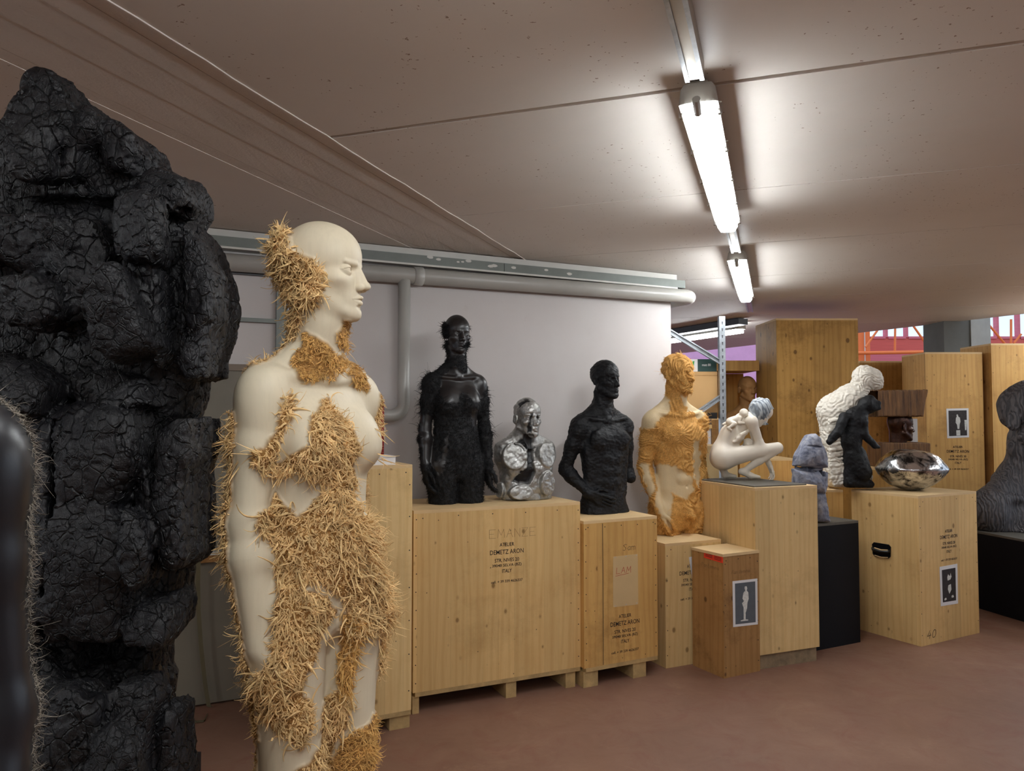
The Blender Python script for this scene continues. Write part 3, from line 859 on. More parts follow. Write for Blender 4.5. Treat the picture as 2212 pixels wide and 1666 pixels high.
for px_, py_ in ((424, 1205), (423, 1260), (424, 1320), (429, 1390), (434, 1440), (440, 1490), (446, 1530)):
    t_, z_ = wall_px(px_, py_, .09); sp_.append((t_, max(z_, .02)))
sp_.append((sp_[-1][0] + .01, .012)); 
for (ta, za), (tb_, zb_) in zip(sp_[:-1], sp_[1:]):
    m.prism([wall_pt(ta, za, .09), wall_pt(ta + .02, za, .095), wall_pt(tb_ + .02, zb_, .095), wall_pt(tb_, zb_, .09)], -WN * .002)
fl = [(446, 1545), (440, 1560), (420, 1562), (398, 1556)]
for (a0, b0), (a1, b1) in zip(fl[:-1], fl[1:]):
    pa, pb = at_z(a0, b0, .004), at_z(a1, b1, .004); m.prism([pa, pb, pb + np.array([0, .02, 0]), pa + np.array([0, .02, 0])], Z * .003)
tag(m.build('webbing_strap', M['strap']), 'narrow olive webbing strap hanging from the wooden bar to the floor', 'strap')
# red extinguisher box and white carton on the left crate come with the crates

# ------------------------------------------------------------------ crates
def text_mesh(s, shear=0.0, bold=0.0):
    c = bpy.data.curves.new('t', 'FONT'); c.body = s; c.size = 1.0; c.shear = shear; c.align_x = 'CENTER'; c.offset = bold; c.resolution_u = 3
    o = bpy.data.objects.new('t', c); COL.objects.link(o)
    dg = bpy.context.evaluated_depsgraph_get(); me = bpy.data.meshes.new_from_object(o.evaluated_get(dg))
    v = np.array([tuple(q.co) for q in me.vertices]).reshape(-1, 3); f = [tuple(p.vertices) for p in me.polygons]
    bpy.data.objects.remove(o); bpy.data.curves.remove(c); bpy.data.meshes.remove(me)
    return v, f
_tm = {}
def lettering(name, lines, O, U, N, mat, parent, rot=0.0):
    """lines: (text, y offset down, width, cap height, bold); O = top centre on the face, U right, N outward"""
    V = []; Fc = []
    for s, dy, w, h, bold in lines:
        k = (s, bold)
        if k not in _tm: _tm[k] = text_mesh(s, 0, bold)
        v, f = _tm[k]; v = v.copy()
        x0, x1 = v[:, 0].min(), v[:, 0].max(); y0, y1 = v[:, 1].min(), v[:, 1].max()
        v[:, 0] = (v[:, 0] - (x0 + x1) / 2) / (x1 - x0) * w; v[:, 1] = (v[:, 1] - y0) / (y1 - y0) * h - dy
        c, s_ = math.cos(rot), math.sin(rot); x, y = v[:, 0] * c - v[:, 1] * s_, v[:, 0] * s_ + v[:, 1] * c
        i = len(V); V += [O + U * a + Z * b + N * .0012 for a, b in zip(x, y)]; Fc += [[i + q for q in p] for p in f]
    return mesh_obj(name, V, Fc, mat, parent)
def strokes(name, segs, O, U, N, mat, parent, w=.0022, slant=0.0):
    """pen strokes: list of polylines in metres on the face"""
    m = MB()
    for pl in segs:
        for a, b in zip(pl[:-1], pl[1:]):
            d = np.array([b[0] - a[0], b[1] - a[1]]); L = np.linalg.norm(d) + 1e-9; n = np.array([-d[1], d[0]]) / L * w / 2; e_ = d / L * w * .3
            q = [(a[0] + n[0] - e_[0], a[1] + n[1] - e_[1]), (a[0] - n[0] - e_[0], a[1] - n[1] - e_[1]), (b[0] - n[0] + e_[0], b[1] - n[1] + e_[1]), (b[0] + n[0] + e_[0], b[1] + n[1] + e_[1])]
            m.prism([O + U * (x + slant * y) + Z * y + N * .0005 for x, y in q], N * .0006)
    return m.build(name, mat, parent)
GL = {  # single stroke capitals on a unit box
    'E': [[(.8, 1), (0, 1), (0, 0), (.8, 0)], [(0, .5), (.6, .5)]], 'M': [[(0, 0), (.1, 1), (.45, .3), (.8, 1), (.9, 0)]],
    'A': [[(0, 0), (.4, 1), (.8, 0)], [(.15, .4), (.65, .4)]], 'N': [[(0, 0), (0, 1), (.7, 0), (.7, 1)]], 'Z': [[(0, 1), (.8, 1), (0, 0), (.8, 0)]],
    'L': [[(0, 1), (0, 0), (.7, 0)]], 'S': [[(.7, .9), (.35, 1), (.05, .8), (.6, .35), (.4, 0), (0, .1)]], 'U': [[(0, 1), (.05, .2), (.35, 0), (.65, .2), (.7, 1)]],
    'm': [[(0, 0), (0, .6)], [(0, .45), (.2, .6), (.35, .5), (.35, 0)], [(.35, .45), (.55, .6), (.7, .5), (.7, 0)]],
    'n': [[(0, 0), (0, .6)], [(0, .45), (.25, .6), (.45, .45), (.45, 0)]], 'a': [[(.5, .5), (.2, .6), (0, .3), (.2, 0), (.5, .2)], [(.5, .6), (.5, 0)]],
    'e': [[(0, .3), (.45, .35), (.25, .6), (0, .3), (.2, 0), (.45, .1)]], 's': [[(.4, .55), (.15, .6), (.05, .45), (.35, .2), (.2, 0), (0, .05)]],
    't': [[(.15, 1), (.15, 0), (.35, .05)], [(0, .65), (.35, .65)]], 'P': [[(0, 0), (.05, 1), (.5, .95), (.5, .55), (.05, .5)]], 'o': [[(.2, 0), (0, .3), (.2, .6), (.45, .3), (.2, 0)]],
    'b': [[(0, 1), (0, 0), (.35, 0), (.4, .35), (0, .5)]], 'i': [[(0, 0), (0, .55)]], '4': [[(.45, 1), (0, .35), (.75, .4)], [(.55, .7), (.45, 0)]],
    '0': [[(.5, .95), (.2, .9), (0, .45), (.15, .05), (.5, .05), (.72, .45), (.62, .9), (.35, 1)]]}
def hand(text, h, sp=1.15):
    out = []; x = 0
    for ch in text:
        if ch == ' ': x += .5; continue
        g = GL[ch]; w = max(p[0] for s in g for p in s)
        out += [[((x + a) * h, b * h) for a, b in s] for s in g]; x += w + .22 * sp
    return out
class Crate: pass
def crate(name, label, FL, FR, depth, top, mat, feet=(), foot_h=.1, foot_w=.07, top_mat=None, cat='crate', group=None, seed=0, screws=0, lid=0.0, side_skew=None, plinth=None, v=None):
    """FL, FR front corners on the floor (world), top = height"""
    c = Crate(); FL = np.array(FL, float); FR = np.array(FR, float); FL[2] = FR[2] = 0
    c.w = np.linalg.norm(FR - FL); c.U = (FR - FL) / c.w; c.V = np.array([-c.U[1], c.U[0], 0]) if v is None else np.array(v, float); c.N = -np.array([-c.U[1], c.U[0], 0]); c.O = FL; c.h = top; c.d = depth
    c.e = empty(name, tuple(FL), label, cat, group)
    z0 = foot_h if feet or plinth else 0.0; tt = .016
    zb = z0
    if feet:
        MB().box(FL + Z * z0 + c.U * .012, c.U * (c.w - .014), c.V * depth, Z * .022).build('bottom_board', M['raw'], c.e); zb = z0 + .022
        for s, w_ in feet:
            MB().box(FL + c.U * s + c.V * .008, c.U * w_, c.V * (depth - .016), Z * z0).build('pallet_foot', M['raw'], c.e)
    if plinth:
        MB().box(FL + c.U * .003 + c.V * .01, c.U * (c.w - .02), c.V * (depth - .02), Z * z0).build('plinth', plinth, c.e)
    ob = MB().box(FL + Z * zb, c.U * c.w, c.V * depth, Z * (top - tt - zb), (seed * 1.7, seed * .6)).build('crate_body', mat, c.e)
    bevel(ob, .0025, 1)
    ob = MB().box(FL + Z * (top - tt) - c.U * lid - c.V * lid, c.U * (c.w + 2 * lid), c.V * (depth + 2 * lid), Z * tt, (seed, 0)).build('top_board', top_mat or M['pine_top'], c.e)
    bevel(ob, .002, 1)
    if screws:
        rr = random.Random(seed * 7 + 3); src = None; pos = []
        for k in range(screws):
            f = (k + .5) / screws
            pos += [(.012 + .004 * rr.random(), zb + f * (top - zb)), (c.w - .013, zb + (f + .02 * rr.random()) * (top - zb) * .98)]
            if k % 2 == 0: pos.append((f * c.w, top - .035 - .006 * rr.random()))
        for s, z in pos:
            m = MB(); m.prism([c.p(s, z) if 0 else FL + c.U * (s + .0032 * math.cos(6.283 * q / 7)) + Z * (z + .0032 * math.sin(6.283 * q / 7)) + c.N * .0003 for q in range(7)], c.N * .0008)
            if src is None: src = m.build('screw', M['ink'], c.e); s0 = (s, z)
            else:
                o = src.copy(); COL.objects.link(o); o.parent = c.e; o.matrix_parent_inverse = src.matrix_parent_inverse.copy()
                dv = c.U * (s - s0[0]) + Z * (z - s0[1]); o.location = tuple(dv)
    c.p = lambda s, z, d=0.0: FL + c.U * s + Z * z + c.N * d
    c.top = lambda s, t: FL + c.U * s + c.V * t + Z * top
    return c
def face_st(c, px, py, side=False):
    """pixel on the front (or left side) face -> (along, z)"""
    n = c.N if not side else -c.U
    p = on_plane(px, py, c.O, n)
    return float((p - c.O) @ (c.U if not side else -c.V)), float(p[2])
STENCIL = [('ATELIER', 0, .085, .019, .01), ('DEMETZ ARON', .041, .196, .024, .006), ('STR. NIVES 20', .082, .142, .019, .01), ('39048 SELVA (BZ)', .111, .172, .019, .01), ('ITALY', .139, .056, .019, .01), ('cell. + 39 339 4626337', .191, .184, .014, .01)]
def stencil(c, px, py, sc=1.0, side=False, lines=None):
    s, z = face_st(c, px, py)
    L = [(a, b * sc, w * sc, h * sc, k) for a, b, w, h, k in (lines or STENCIL)]
    for q_ in L: lettering('stencil_line', [q_], c.p(s, z, 0), c.U, c.N, M['ink'], c.e)
def paper(c, quad, margin, fig, dark, label=None, gray_bg=None):
    """photograph print stuck on the front: paper sheet > picture > figure"""
    q = [np.array(face_st(c, *p)) for p in quad]     # tl tr br bl
    P = lambda a, d: c.p(a[0], a[1], d)
    sh = MB().prism([P(a, .0006) for a in q], c.N * .0012).build('photo_print', M['paper'], c.e)
    if label: sh['label'] = label
    tl, tr, br, bl = q
    def B(u, v): return (tl * (1 - u) + tr * u) * (1 - v) + (bl * (1 - u) + br * u) * v
    mu, mv = margin
    MB().prism([P(B(a, b), .0019) for a, b in ((mu, mv), (1 - mu, mv), (1 - mu, 1 - mv), (mu, 1 - mv))], c.N * .0005).build('picture', dark, sh)
    for poly in fig:
        MB().prism([P(B(a, b), .0025) for a, b in poly], c.N * .0004).build('picture_figure', M['photo_white'], sh)
    return sh

# left tall crate behind the pale statue
FRp = at_z(888, 1572); u = W
FLp = FRp - W * .46
ztop = 1.5 - (1003.5 - HOR) / F_PX * FRp[1]
C1 = crate('wooden_crate', 'tall pine crate on wooden feet directly behind the pale statue', FLp, FRp, .36, ztop, M['pine2'], feet=((.02, .1), (.355, .1)), foot_h=.062, seed=1, screws=7)
# big crate
FLp = at_z(891.5, 1545); FRp = at_z(1254.5, 1483)
ztop = 1.5 - (1102.5 - HOR) / F_PX * FLp[1]
C2 = crate('wooden_crate', 'wide pine crate with stencilled address, carrying the black woman and silver bust', FLp, FRp, .52, ztop, M['pine'], feet=((.0, .035), (.515, .06), (.875, .06)), foot_h=.085, seed=2, screws=10)
stencil(C2, 1095, 1180, 1.0)
s, z = face_st(C2, 1057, 1164); strokes('pencil_writing', hand('EMANZE', .045), C2.p(s, z), C2.U, C2.N, M['pencil'], C2.e, .0012)
s, z = face_st(C2, 1115, 1278); 
# amber crate with the old sheet
FLp = at_z(1262, 1488); FRp = at_z(1421.5, 1457)
ztop = 1.5 - (1125 - HOR) / F_PX * FLp[1]
C3 = crate('wooden_crate', 'amber pine crate with yellowed sheet and red pen letters, under the black rough man', FLp, FRp, .50, ztop, M['pine3'], feet=((.0, .095), (.335, .09)), foot_h=.085, seed=3, screws=9, v=C2.V)
stencil(C3, 1350, 1334, 1.02)
s0, z0 = face_st(C3, 1324, 1203); s1, z1 = face_st(C3, 1378, 1306)
sh = MB().prism([C3.p(s0, z0, .0004), C3.p(s1, z0 + .002, .0004), C3.p(s1 + .002, z1, .0004), C3.p(s0 - .001, z1 + .003, .0004)], C3.N * .001).build('old_sheet', M['oldpaper'], C3.e)
s, z = face_st(C3, 1331, 1240); hw = strokes('red_writing', [[(p[0], p[1]) for p in q] for q in hand('LAM', .034)] + [[(-.005, -.012), (.085, -.004)]], C3.p(s, z, .0015), C3.U, C3.N, M['redink'], C3.e, .002, .12)
s, z = face_st(C3, 1345, 1190); strokes('pen_writing', hand('Sam', .035), C3.p(s, z), C3.U, C3.N, M['ink'], C3.e, .0018, .15)
for dx in (.5, 1, 0):
    for zz in (z0 - .006, z1 + .008):
        MB().box(C3.p(s0 + (s1 - s0) * (.06 + .86 * dx), zz, .0015), C3.U * .008, C3.N * .0006, Z * .003).build('staple', M['galv'], C3.e)
sl, _ = face_st(C3, 1302, 1300)
MB().box(C3.p(sl, .11, .0002), C3.U * .003, C3.N * .0006, Z * (ztop - .13)).build('board_joint', M['ink'], C3.e)
# pale crate with half hidden lettering
FLp = at_z(1438.5, 1444.5); FRp = FLp + C2.U * .42
ztop = 1.5 - (1173 - HOR) / F_PX * FLp[1]
C4 = crate('wooden_crate', 'low pine crate under the ochre man, its lettering half covered by a leaning paper', FLp, FRp, .44, ztop, M['pine2'], seed=4, screws=5, v=C2.V)
stencil(C4, 1496, 1226, 1.0)
q = [np.array(face_st(C4, *p)) for p in ((1487, 1204), (1505, 1198), (1505, 1290), (1499, 1280))]
MB().prism([C4.p(*q[0], .004), C4.p(q[1][0] + .05, q[1][1], .004), C4.p(q[2][0] + .05, q[2][1], .004), C4.p(*q[3], .004)], C4.N * .0012).build('loose_paper', M['paper'], C4.e)
# narrow crate in front with photo and red sticker
FLp = at_z(1566.8, 1466) - W * .008; FRp = at_z(1645.5, 1449) - W * .012
ztop = 1.5 - (1195 - HOR) / F_PX * FLp[1]
C5 = crate('wooden_crate', 'narrow aged crate in front with a red sticker and statue photo on its face', FLp, FRp, .262, ztop, M['pine_old'], seed=5, screws=6, lid=.003, top_mat=M['pine_top'])
ob = paper(C5, [(1582, 1256), (1635.5, 1250), (1636.5, 1349), (1583.5, 1355)], (.09, .055),
      [[(.48, .14), (.55, .14), (.58, .19), (.55, .23), (.62, .28), (.63, .42), (.58, .5), (.56, .62), (.5, .72), (.5, .86), (.6, .87), (.6, .89), (.3, .89), (.3, .87), (.42, .86), (.42, .6), (.36, .5), (.44, .46), (.38, .4), (.42, .28), (.5, .23), (.47, .18)]], M['photo_grey'], 'white bordered grey photo of a pale standing statue')
s, z = face_st(C5, 1580, 1241); strokes('pen_writing', hand('Pan tomina', .022), C5.p(s, z), C5.U, C5.N, M['pencil'], C5.e, .0012, .2)
def sidep(c, s, z, d=0.0): return c.O + c.V * s + Z * z - c.U * d
def side_st(c, px, py):
    p = on_plane(px, py, c.O, -c.U); return float((p - c.O) @ c.V), float(p[2])
q = [side_st(C5, *p) for p in ((1521, 1190), (1562, 1204), (1562, 1217), (1521, 1205))]
MB().prism([sidep(C5, *a, .0006) for a in q], -C5.U * .001).build('red_sticker', M['redsticker'], C5.e)
for k in range(3):
    q2 = [((q[0][0] * (1 - f) + q[1][0] * f), (q[0][1] * (1 - f) + q[1][1] * f) - .008 - k * .008) for f in (.08, .45, .55, .92)]
    for a, b in ((0, 1), (2, 3)):
        MB().prism([sidep(C5, q2[a][0], q2[a][1], .0018), sidep(C5, q2[b][0], q2[b][1], .0018), sidep(C5, q2[b][0], q2[b][1] - .003, .0018), sidep(C5, q2[a][0], q2[a][1] - .003, .0018)], -C5.U * .0004).build('sticker_print', M['ink'], C5.e)
s, z = side_st(C5, 1516, 1223); strokes('pen_writing', hand('Pantomina', .024), sidep(C5, s, z, 0), -C5.V, -C5.U, M['pencil'], C5.e, .0014)
# tall pale crate under the crouching woman
FLp = at_z(1648.5, 1441); FRp = at_z(1765, 1416)
ztop = 1.5 - (1054.5 - HOR) / F_PX * at_z(1630.5, 1054.5, 1.066)[1]
ztop = 1.068
FLp[0] -= .045; FLp[1] -= .00
Uc = np.array([math.sin(math.radians(61)), math.cos(math.radians(61)), 0])
FLp = at_z(1630.5, 1054.5, ztop); FLp[2] = 0; FRp = at_z(1765, 1048.5, ztop); FRp[2] = 0
C6 = crate('wooden_crate', 'tall clean pine crate on a grey plinth under the white crouching woman', FLp, FRp, .66, ztop, M['pine2'], seed=6, screws=0, plinth=M['grey_board'], foot_h=.085)
# black pedestal
FRp = at_z(1858.7, 1387.5); FLp = at_z(1752, 1408.5)
C7 = crate('black_pedestal', 'black painted box pedestal under the blue-grey block figure', FLp, FRp, .42, .80, M['black_lacquer'], top_mat=M['slate'], cat='pedestal', seed=7)
# crate 40
FLp = at_z(1990, 1397.5); FRp = at_z(2116, 1367.5)
C8 = crate('wooden_crate', 'pine crate marked 40 with black handle, carrying the silver lens', FLp, FRp, .50, .972, M['pine'], seed=8, screws=7)
stencil(C8, 2049, 1150, .98)
strokes('number_forty', hand('40', .052), C8.p(*face_st(C8, 2003, 1381)), C8.U, C8.N, M['ink'], C8.e, .003, .15)
paper(C8, [(2029, 1225), (2067.5, 1218), (2069, 1304), (2032, 1310)], (.12, .09),
      [[(.4, .3), (.45, .22), (.55, .28), (.6, .2), (.64, .3), (.58, .36), (.42, .38)], [(.45, .5), (.6, .48), (.62, .62), (.5, .72), (.42, .6)], [(.2, .83), (.3, .8), (.34, .85), (.22, .87)], [(.62, .78), (.72, .76), (.76, .82), (.64, .83)]], M['photo_dark'], 'white bordered dark photo near the floor end of the lettering')
# handle on the left side
s, z = side_st(C8, 1905, 1190); hs = .13
hd = MB()
def hp(a, b, d): return sidep(C8, s + a, z + b, d)
pl = [(-.07, .035), (-.055, .05), (.055, .05), (.07, .035), (.066, -.03), (.05, -.045), (-.05, -.045), (-.066, -.03)]
MB().prism([hp(a, b, .001) for a, b in pl], -C8.U * .006).build('handle_plate', M['black_plastic'], C8.e)
hh = MB().tube([hp(-.066, .008, .008), hp(-.055, .002, .02), hp(0, -.004, .026), hp(.055, .002, .02), hp(.066, .008, .008)], .009, 10).build('carry_handle', M['black_plastic'], C8.e, True)
for b in (.012, -.038):
    MB().tube([hp(-.05, b, .008), hp(0, b - .006, .0085), hp(.05, b, .008)], .004, 8).build('handle_trim', M['pine_top'], C8.e)
# crates behind black pedestal
zt = .97
a = at_z(1735, 1059, zt); b = at_z(1821, 1058.5, zt); a[2] = b[2] = 0
C9 = crate('wooden_crate', 'pine crate behind the black pedestal, under the white and black embracing pair', a, b + np.array([.0, .0, 0]), .54, zt, M['pine3'], seed=9)
# big dark platform at right
p1 = at_z(2116, 1315); p2 = at_z(2212, 1344); dv = (p1 - p2); dv /= np.linalg.norm(dv)
c0 = p2 - dv * .6; zt = .596
uu = np.array([dv[1], -dv[0], 0])
C10 = crate('black_platform', 'large low black platform at the right edge under the dark carved bust', c0, c0 + uu * 1.1, 1.72, zt, M['black_lacquer'], top_mat=M['slate'], cat='platform', seed=10)
# background crates (nearly square to the view)
def back_crate(label, x0, x1, Y, ztop, depth, mat, seed, yaw=0.0, screws=0):
    a = at_y(x0, 800, Y); b = at_y(x1, 800, Y); b = a + (b - a) * 1.0
    bb = a.copy(); bb[0] = b[0]; bb[1] = a[1] + math.tan(yaw) * (b[0] - a[0])
    t = (x1 - CX) / F_PX
    # keep the right edge on its sight line
    bb[0] = t * bb[1] ; bb[1] = a[1] + math.tan(yaw) * (bb[0] - a[0])
    return crate('wooden_crate', label, a, bb, depth, ztop, mat, seed=seed, screws=screws)
C11 = back_crate('very tall knotty brown crate reaching almost to the ceiling', 1678, 1856, 6.6, float(at_y(1700, 688, 6.6)[2]), .56, M['pine_dark'], 11)
C12 = back_crate('knotty crate between the tallest crate and the one with a photo', 1857, 1988, 7.6, float(at_y(1900, 780, 7.6)[2]), .5, M['pine_dark'], 12)
C13 = back_crate('tall crate with a statue photo and stencilled address, behind the silver lens', 1999, 2124, 7.0, float(at_y(2040, 761, 7.0)[2]), .42, M['pine3'], 13, 0, 4)
paper(C13, [(2044, 883), (2092, 882), (2093, 945), (2046, 947)], (.09, .07),
      [[(.44, .22), (.5, .2), (.53, .28), (.6, .32), (.62, .45), (.58, .55), (.56, .7), (.48, .7), (.46, .55), (.4, .48), (.42, .32), (.46, .28)], [(.42, .74), (.6, .74), (.6, .92), (.42, .92)], [(.8, .4), (.92, .4), (.88, .75), (.82, .75)]], M['photo_dark'], 'white bordered photo of a standing statue on a block')
s13 = STENCIL
stencil(C13, 2069, 968, 1.05)
C14 = back_crate('tallest bright crate at the right edge behind the dark bust', 2142, 2290, 6.95, float(at_y(2160, 742, 6.95)[2]), .48, M['pine3'], 14, 0, 4)
# small crates and boards behind the crouching woman
C15 = back_crate('low wooden crate behind the raised knee of the crouching woman', 1596, 1716, 6.0, float(at_y(1680, 991, 6.0)[2]), .4, M['pine3'], 15)
C16 = back_crate('smooth beige box behind the hip of the crouching woman', 1512, 1592, 5.9, float(at_y(1540, 964, 5.9)[2]), .4, M['beige'], 16)
C17 = back_crate('low crate carrying the sandwiched dark head', 1868, 2000, 5.95, float(at_y(1900, 1011, 5.95)[2]), .5, M['pine_dark'], 17)
# niche crate holding the terracotta bust: open front
a = at_y(1562, 800, 7.0); b = at_y(1640, 800, 7.0); zt = float(at_y(1600, 779, 7.0)[2]); zs = float(at_y(1600, 801, 7.0)[2]); zbn = float(at_y(1600, 930, 7.0)[2])
e = empty('open_crate', (float(a[0]), 7.0, 0), 'open fronted wooden crate holding the brown bust', 'crate')
wN = b[0] - a[0]
MB().box((a[0] - .1, 7.0, zs), (wN + .1, 0, 0), (0, .5, 0), (0, 0, zt - zs)).build('crate_lid', M['pine3'], e)
MB().box((a[0] - .1, 7.48, 0), (wN + .1, 0, 0), (0, .02, 0), (0, 0, zs - .002)).build('back_panel', M['pine_dark'], e)
MB().box((a[0] - .1, 7.0, 0), (.02, 0, 0), (0, .47, 0), (0, 0, zs - .002)).build('side_panel', M['pine_dark'], e)
MB().box((a[0] - .08, 7.0, 0), (wN + .08, 0, 0), (0, .47, 0), (0, 0, zbn)).build('crate_base', M['pine_dark'], e)
NICHE_Z = zbn
# shelf unit: galvanised post with braces, shelf, boxes
YS = 5.55
e = empty('steel_shelf', tuple(at_y(1560, 1300, YS) * np.array([1, 1, 0])), 'galvanised steel shelf frame with punched post beside the end of the white wall', 'shelf')
def sp(px, py, dy=0): return at_y(px, py, YS + dy)
pt = sp(1560, 683)
m = MB(); xx = pt[0] - .022
m.box((xx, YS, 0), (.044, 0, 0), (0, .006, 0), (0, 0, pt[2])).box((xx, YS + .006, 0), (.006, 0, 0), (0, .04, 0), (0, 0, pt[2])).box((xx + .038, YS + .006, 0), (.006, 0, 0), (0, .04, 0), (0, 0, pt[2]))
m.build('shelf_post', M['galv'], e)
m = MB()
for k in range(44):
    m.prism([np.array([xx + .016 + .012 * ((k) % 2) * 0 + a_, YS - .0002, pt[2] - .04 - k * .05 + b_]) for a_, b_ in ((0, 0), (.012, 0), (.009, -.022), (.003, -.022))], (0, -.0005, 0))
m.build('post_slots', M['dark_steel'], e)['kind'] = 'stuff'
def brace(a, b, w=.036):
    d = b - a; L = np.linalg.norm(d); d = d / L; n = np.cross(d, (0, 1, 0)); n /= np.linalg.norm(n)
    m = MB(); 
    for (o0, ww, dep) in ((-w / 2, .008, .03), (w / 2 - .008, .008, .03), (-w / 2 + .008, w - .016, .012)):
        m.box(a + n * o0 + np.array([0, .008 + (.018 if dep < .02 else 0), 0]), d * L, n * ww, np.array([0, dep, 0]))
    m.build('diagonal_brace', M['galv'], e)
brace(sp(1440, 711), sp(1558, 782)); brace(sp(1558, 858), sp(1470, 918))
pa, pb = sp(1470, 893), sp(1553, 893)
MB().box((pa[0], YS + .05, pa[2] - .04), (pb[0] - pa[0], 0, 0), (0, .5, 0), (0, 0, .045)).build('shelf_board', M['black_plastic'], e)
pa = sp(1470, 803)
YB = YS + .08
pa, pb = at_y(1478, 891, YB), at_y(1553, 803, YB)
zsh = float(sp(1470, 893)[2]) + .006
e = empty('cardboard_box', (float(pa[0]), YB, zsh), 'plain brown cardboard box on the steel shelf', 'box')
MB().box((pa[0], YB, zsh), (pb[0] - pa[0] - .012, 0, 0), (0, .35, 0), (0, 0, pb[2] - zsh)).build('box_body', M['cardboard'], e)
MB().box((pa[0], YB - .0015, zsh + (pb[2] - zsh) * .9), (pb[0] - pa[0] - .012, 0, 0), (0, .001, 0), (0, 0, .004)).build('flap_edge', M['pine_old'], e)
p2 = at_y(1480, 776, YB); p3 = at_y(1551, 801, YB); pm = at_y(1507, 790, YB)
zb_ = pb[2] + .001
e = empty('paper_box', (float(p2[0]), YB, float(zb_)), 'white and dark green printed flat box on top of the cardboard box', 'box')
MB().box((p2[0], YB, zb_), (pm[0] - p2[0], 0, 0), (0, .3, 0), (0, 0, p2[2] - zb_)).build('white_end', M['paper'], e)
MB().box((pm[0], YB, zb_), (p3[0] - pm[0] - .01, 0, 0), (0, .3, 0), (0, 0, p2[2] - zb_)).build('box_body', M['green_print'], e)
MB().prism([at_y(x, y, YB - .002) for x, y in ((1496, 781), (1500, 780), (1499, 791), (1493, 796), (1491, 789))], (0, -.001, 0)).build('leaf_mark', M['leaf'], e)
lettering('print_lettering', [('matt 80', 0, .065, .018, .01)], at_y(1526, 791, YB), np.array([1., 0, 0]), np.array([0, -1., 0]), M['paper'], e)
# things further back under the shelf
a = at_y(1513, 1000, 6.4); b = at_y(1534, 1000, 6.4)
e = empty('wooden_stool', (float(a[0]), 6.4, 0), 'pale wooden bench end behind the ochre man', 'bench')
zz = float(at_y(1520, 918, 6.4)[2])
MB().box((a[0] - .1, 6.4, zz - .03), (.20, 0, 0), (0, .3, 0), (0, 0, .03)).build('bench_top', M['pine2'], e)
for xx_ in (a[0] - .09, a[0] + .045):
    MB().box((xx_, 6.42, 0), (.05, 0, 0), (0, .05, 0), (0, 0, zz - .031)).build('bench_leg', M['paper'], e)
C18 = back_crate('dull plank crate between the bench end and the steel post', 1536, 1562, 6.5, float(at_y(1545, 903, 6.5)[2]), .3, M['pine_old'], 18)
# red extinguisher cabinet corner + white carton on the left crate
zt = C1.h
q = C1.top(.20, .14)
e = empty('red_cabinet', tuple(wall_pt(wall_px(812, 930)[0], wz(812, 985, .05))), 'narrow red cabinet on the wall, showing behind the breast of the pale statue', 'cabinet')
ta = wall_px(829.5, 930, .12)[0]; zA, zB = wz(820, 868, .12), wz(820, 984, .12)
MB().box(wall_pt(ta - .22, zB, .001), W * .22, -WN * .12, Z * (zA - zB)).build('cabinet_body', M['fire_red'], e)
MB().box(wall_pt(ta - .21, zB + .01, .122), W * .20, -WN * .004, Z * (zA - zB - .02)).build('cabinet_door', M['fire_red'], e)
pw = at_z(846, 1005, zt); pw = FLp * 0 + at_z(845, 1002, zt)
e = empty('white_carton', tuple(pw - W * .2), 'small white block on the crate behind the pale statue', 'box')
d0 = float((pw - C1.O) @ C1.U)
MB().box(C1.top(d0 - .2, .04), C1.U * .2, C1.V * .16, Z * .042).build('carton_body', M['paper'], e)
MB().box(C1.top(d0 - .2, .038) + Z * .036, C1.U * .2, C1.V * -.002, Z * .006).build('carton_lid', M['white_paint'], e)

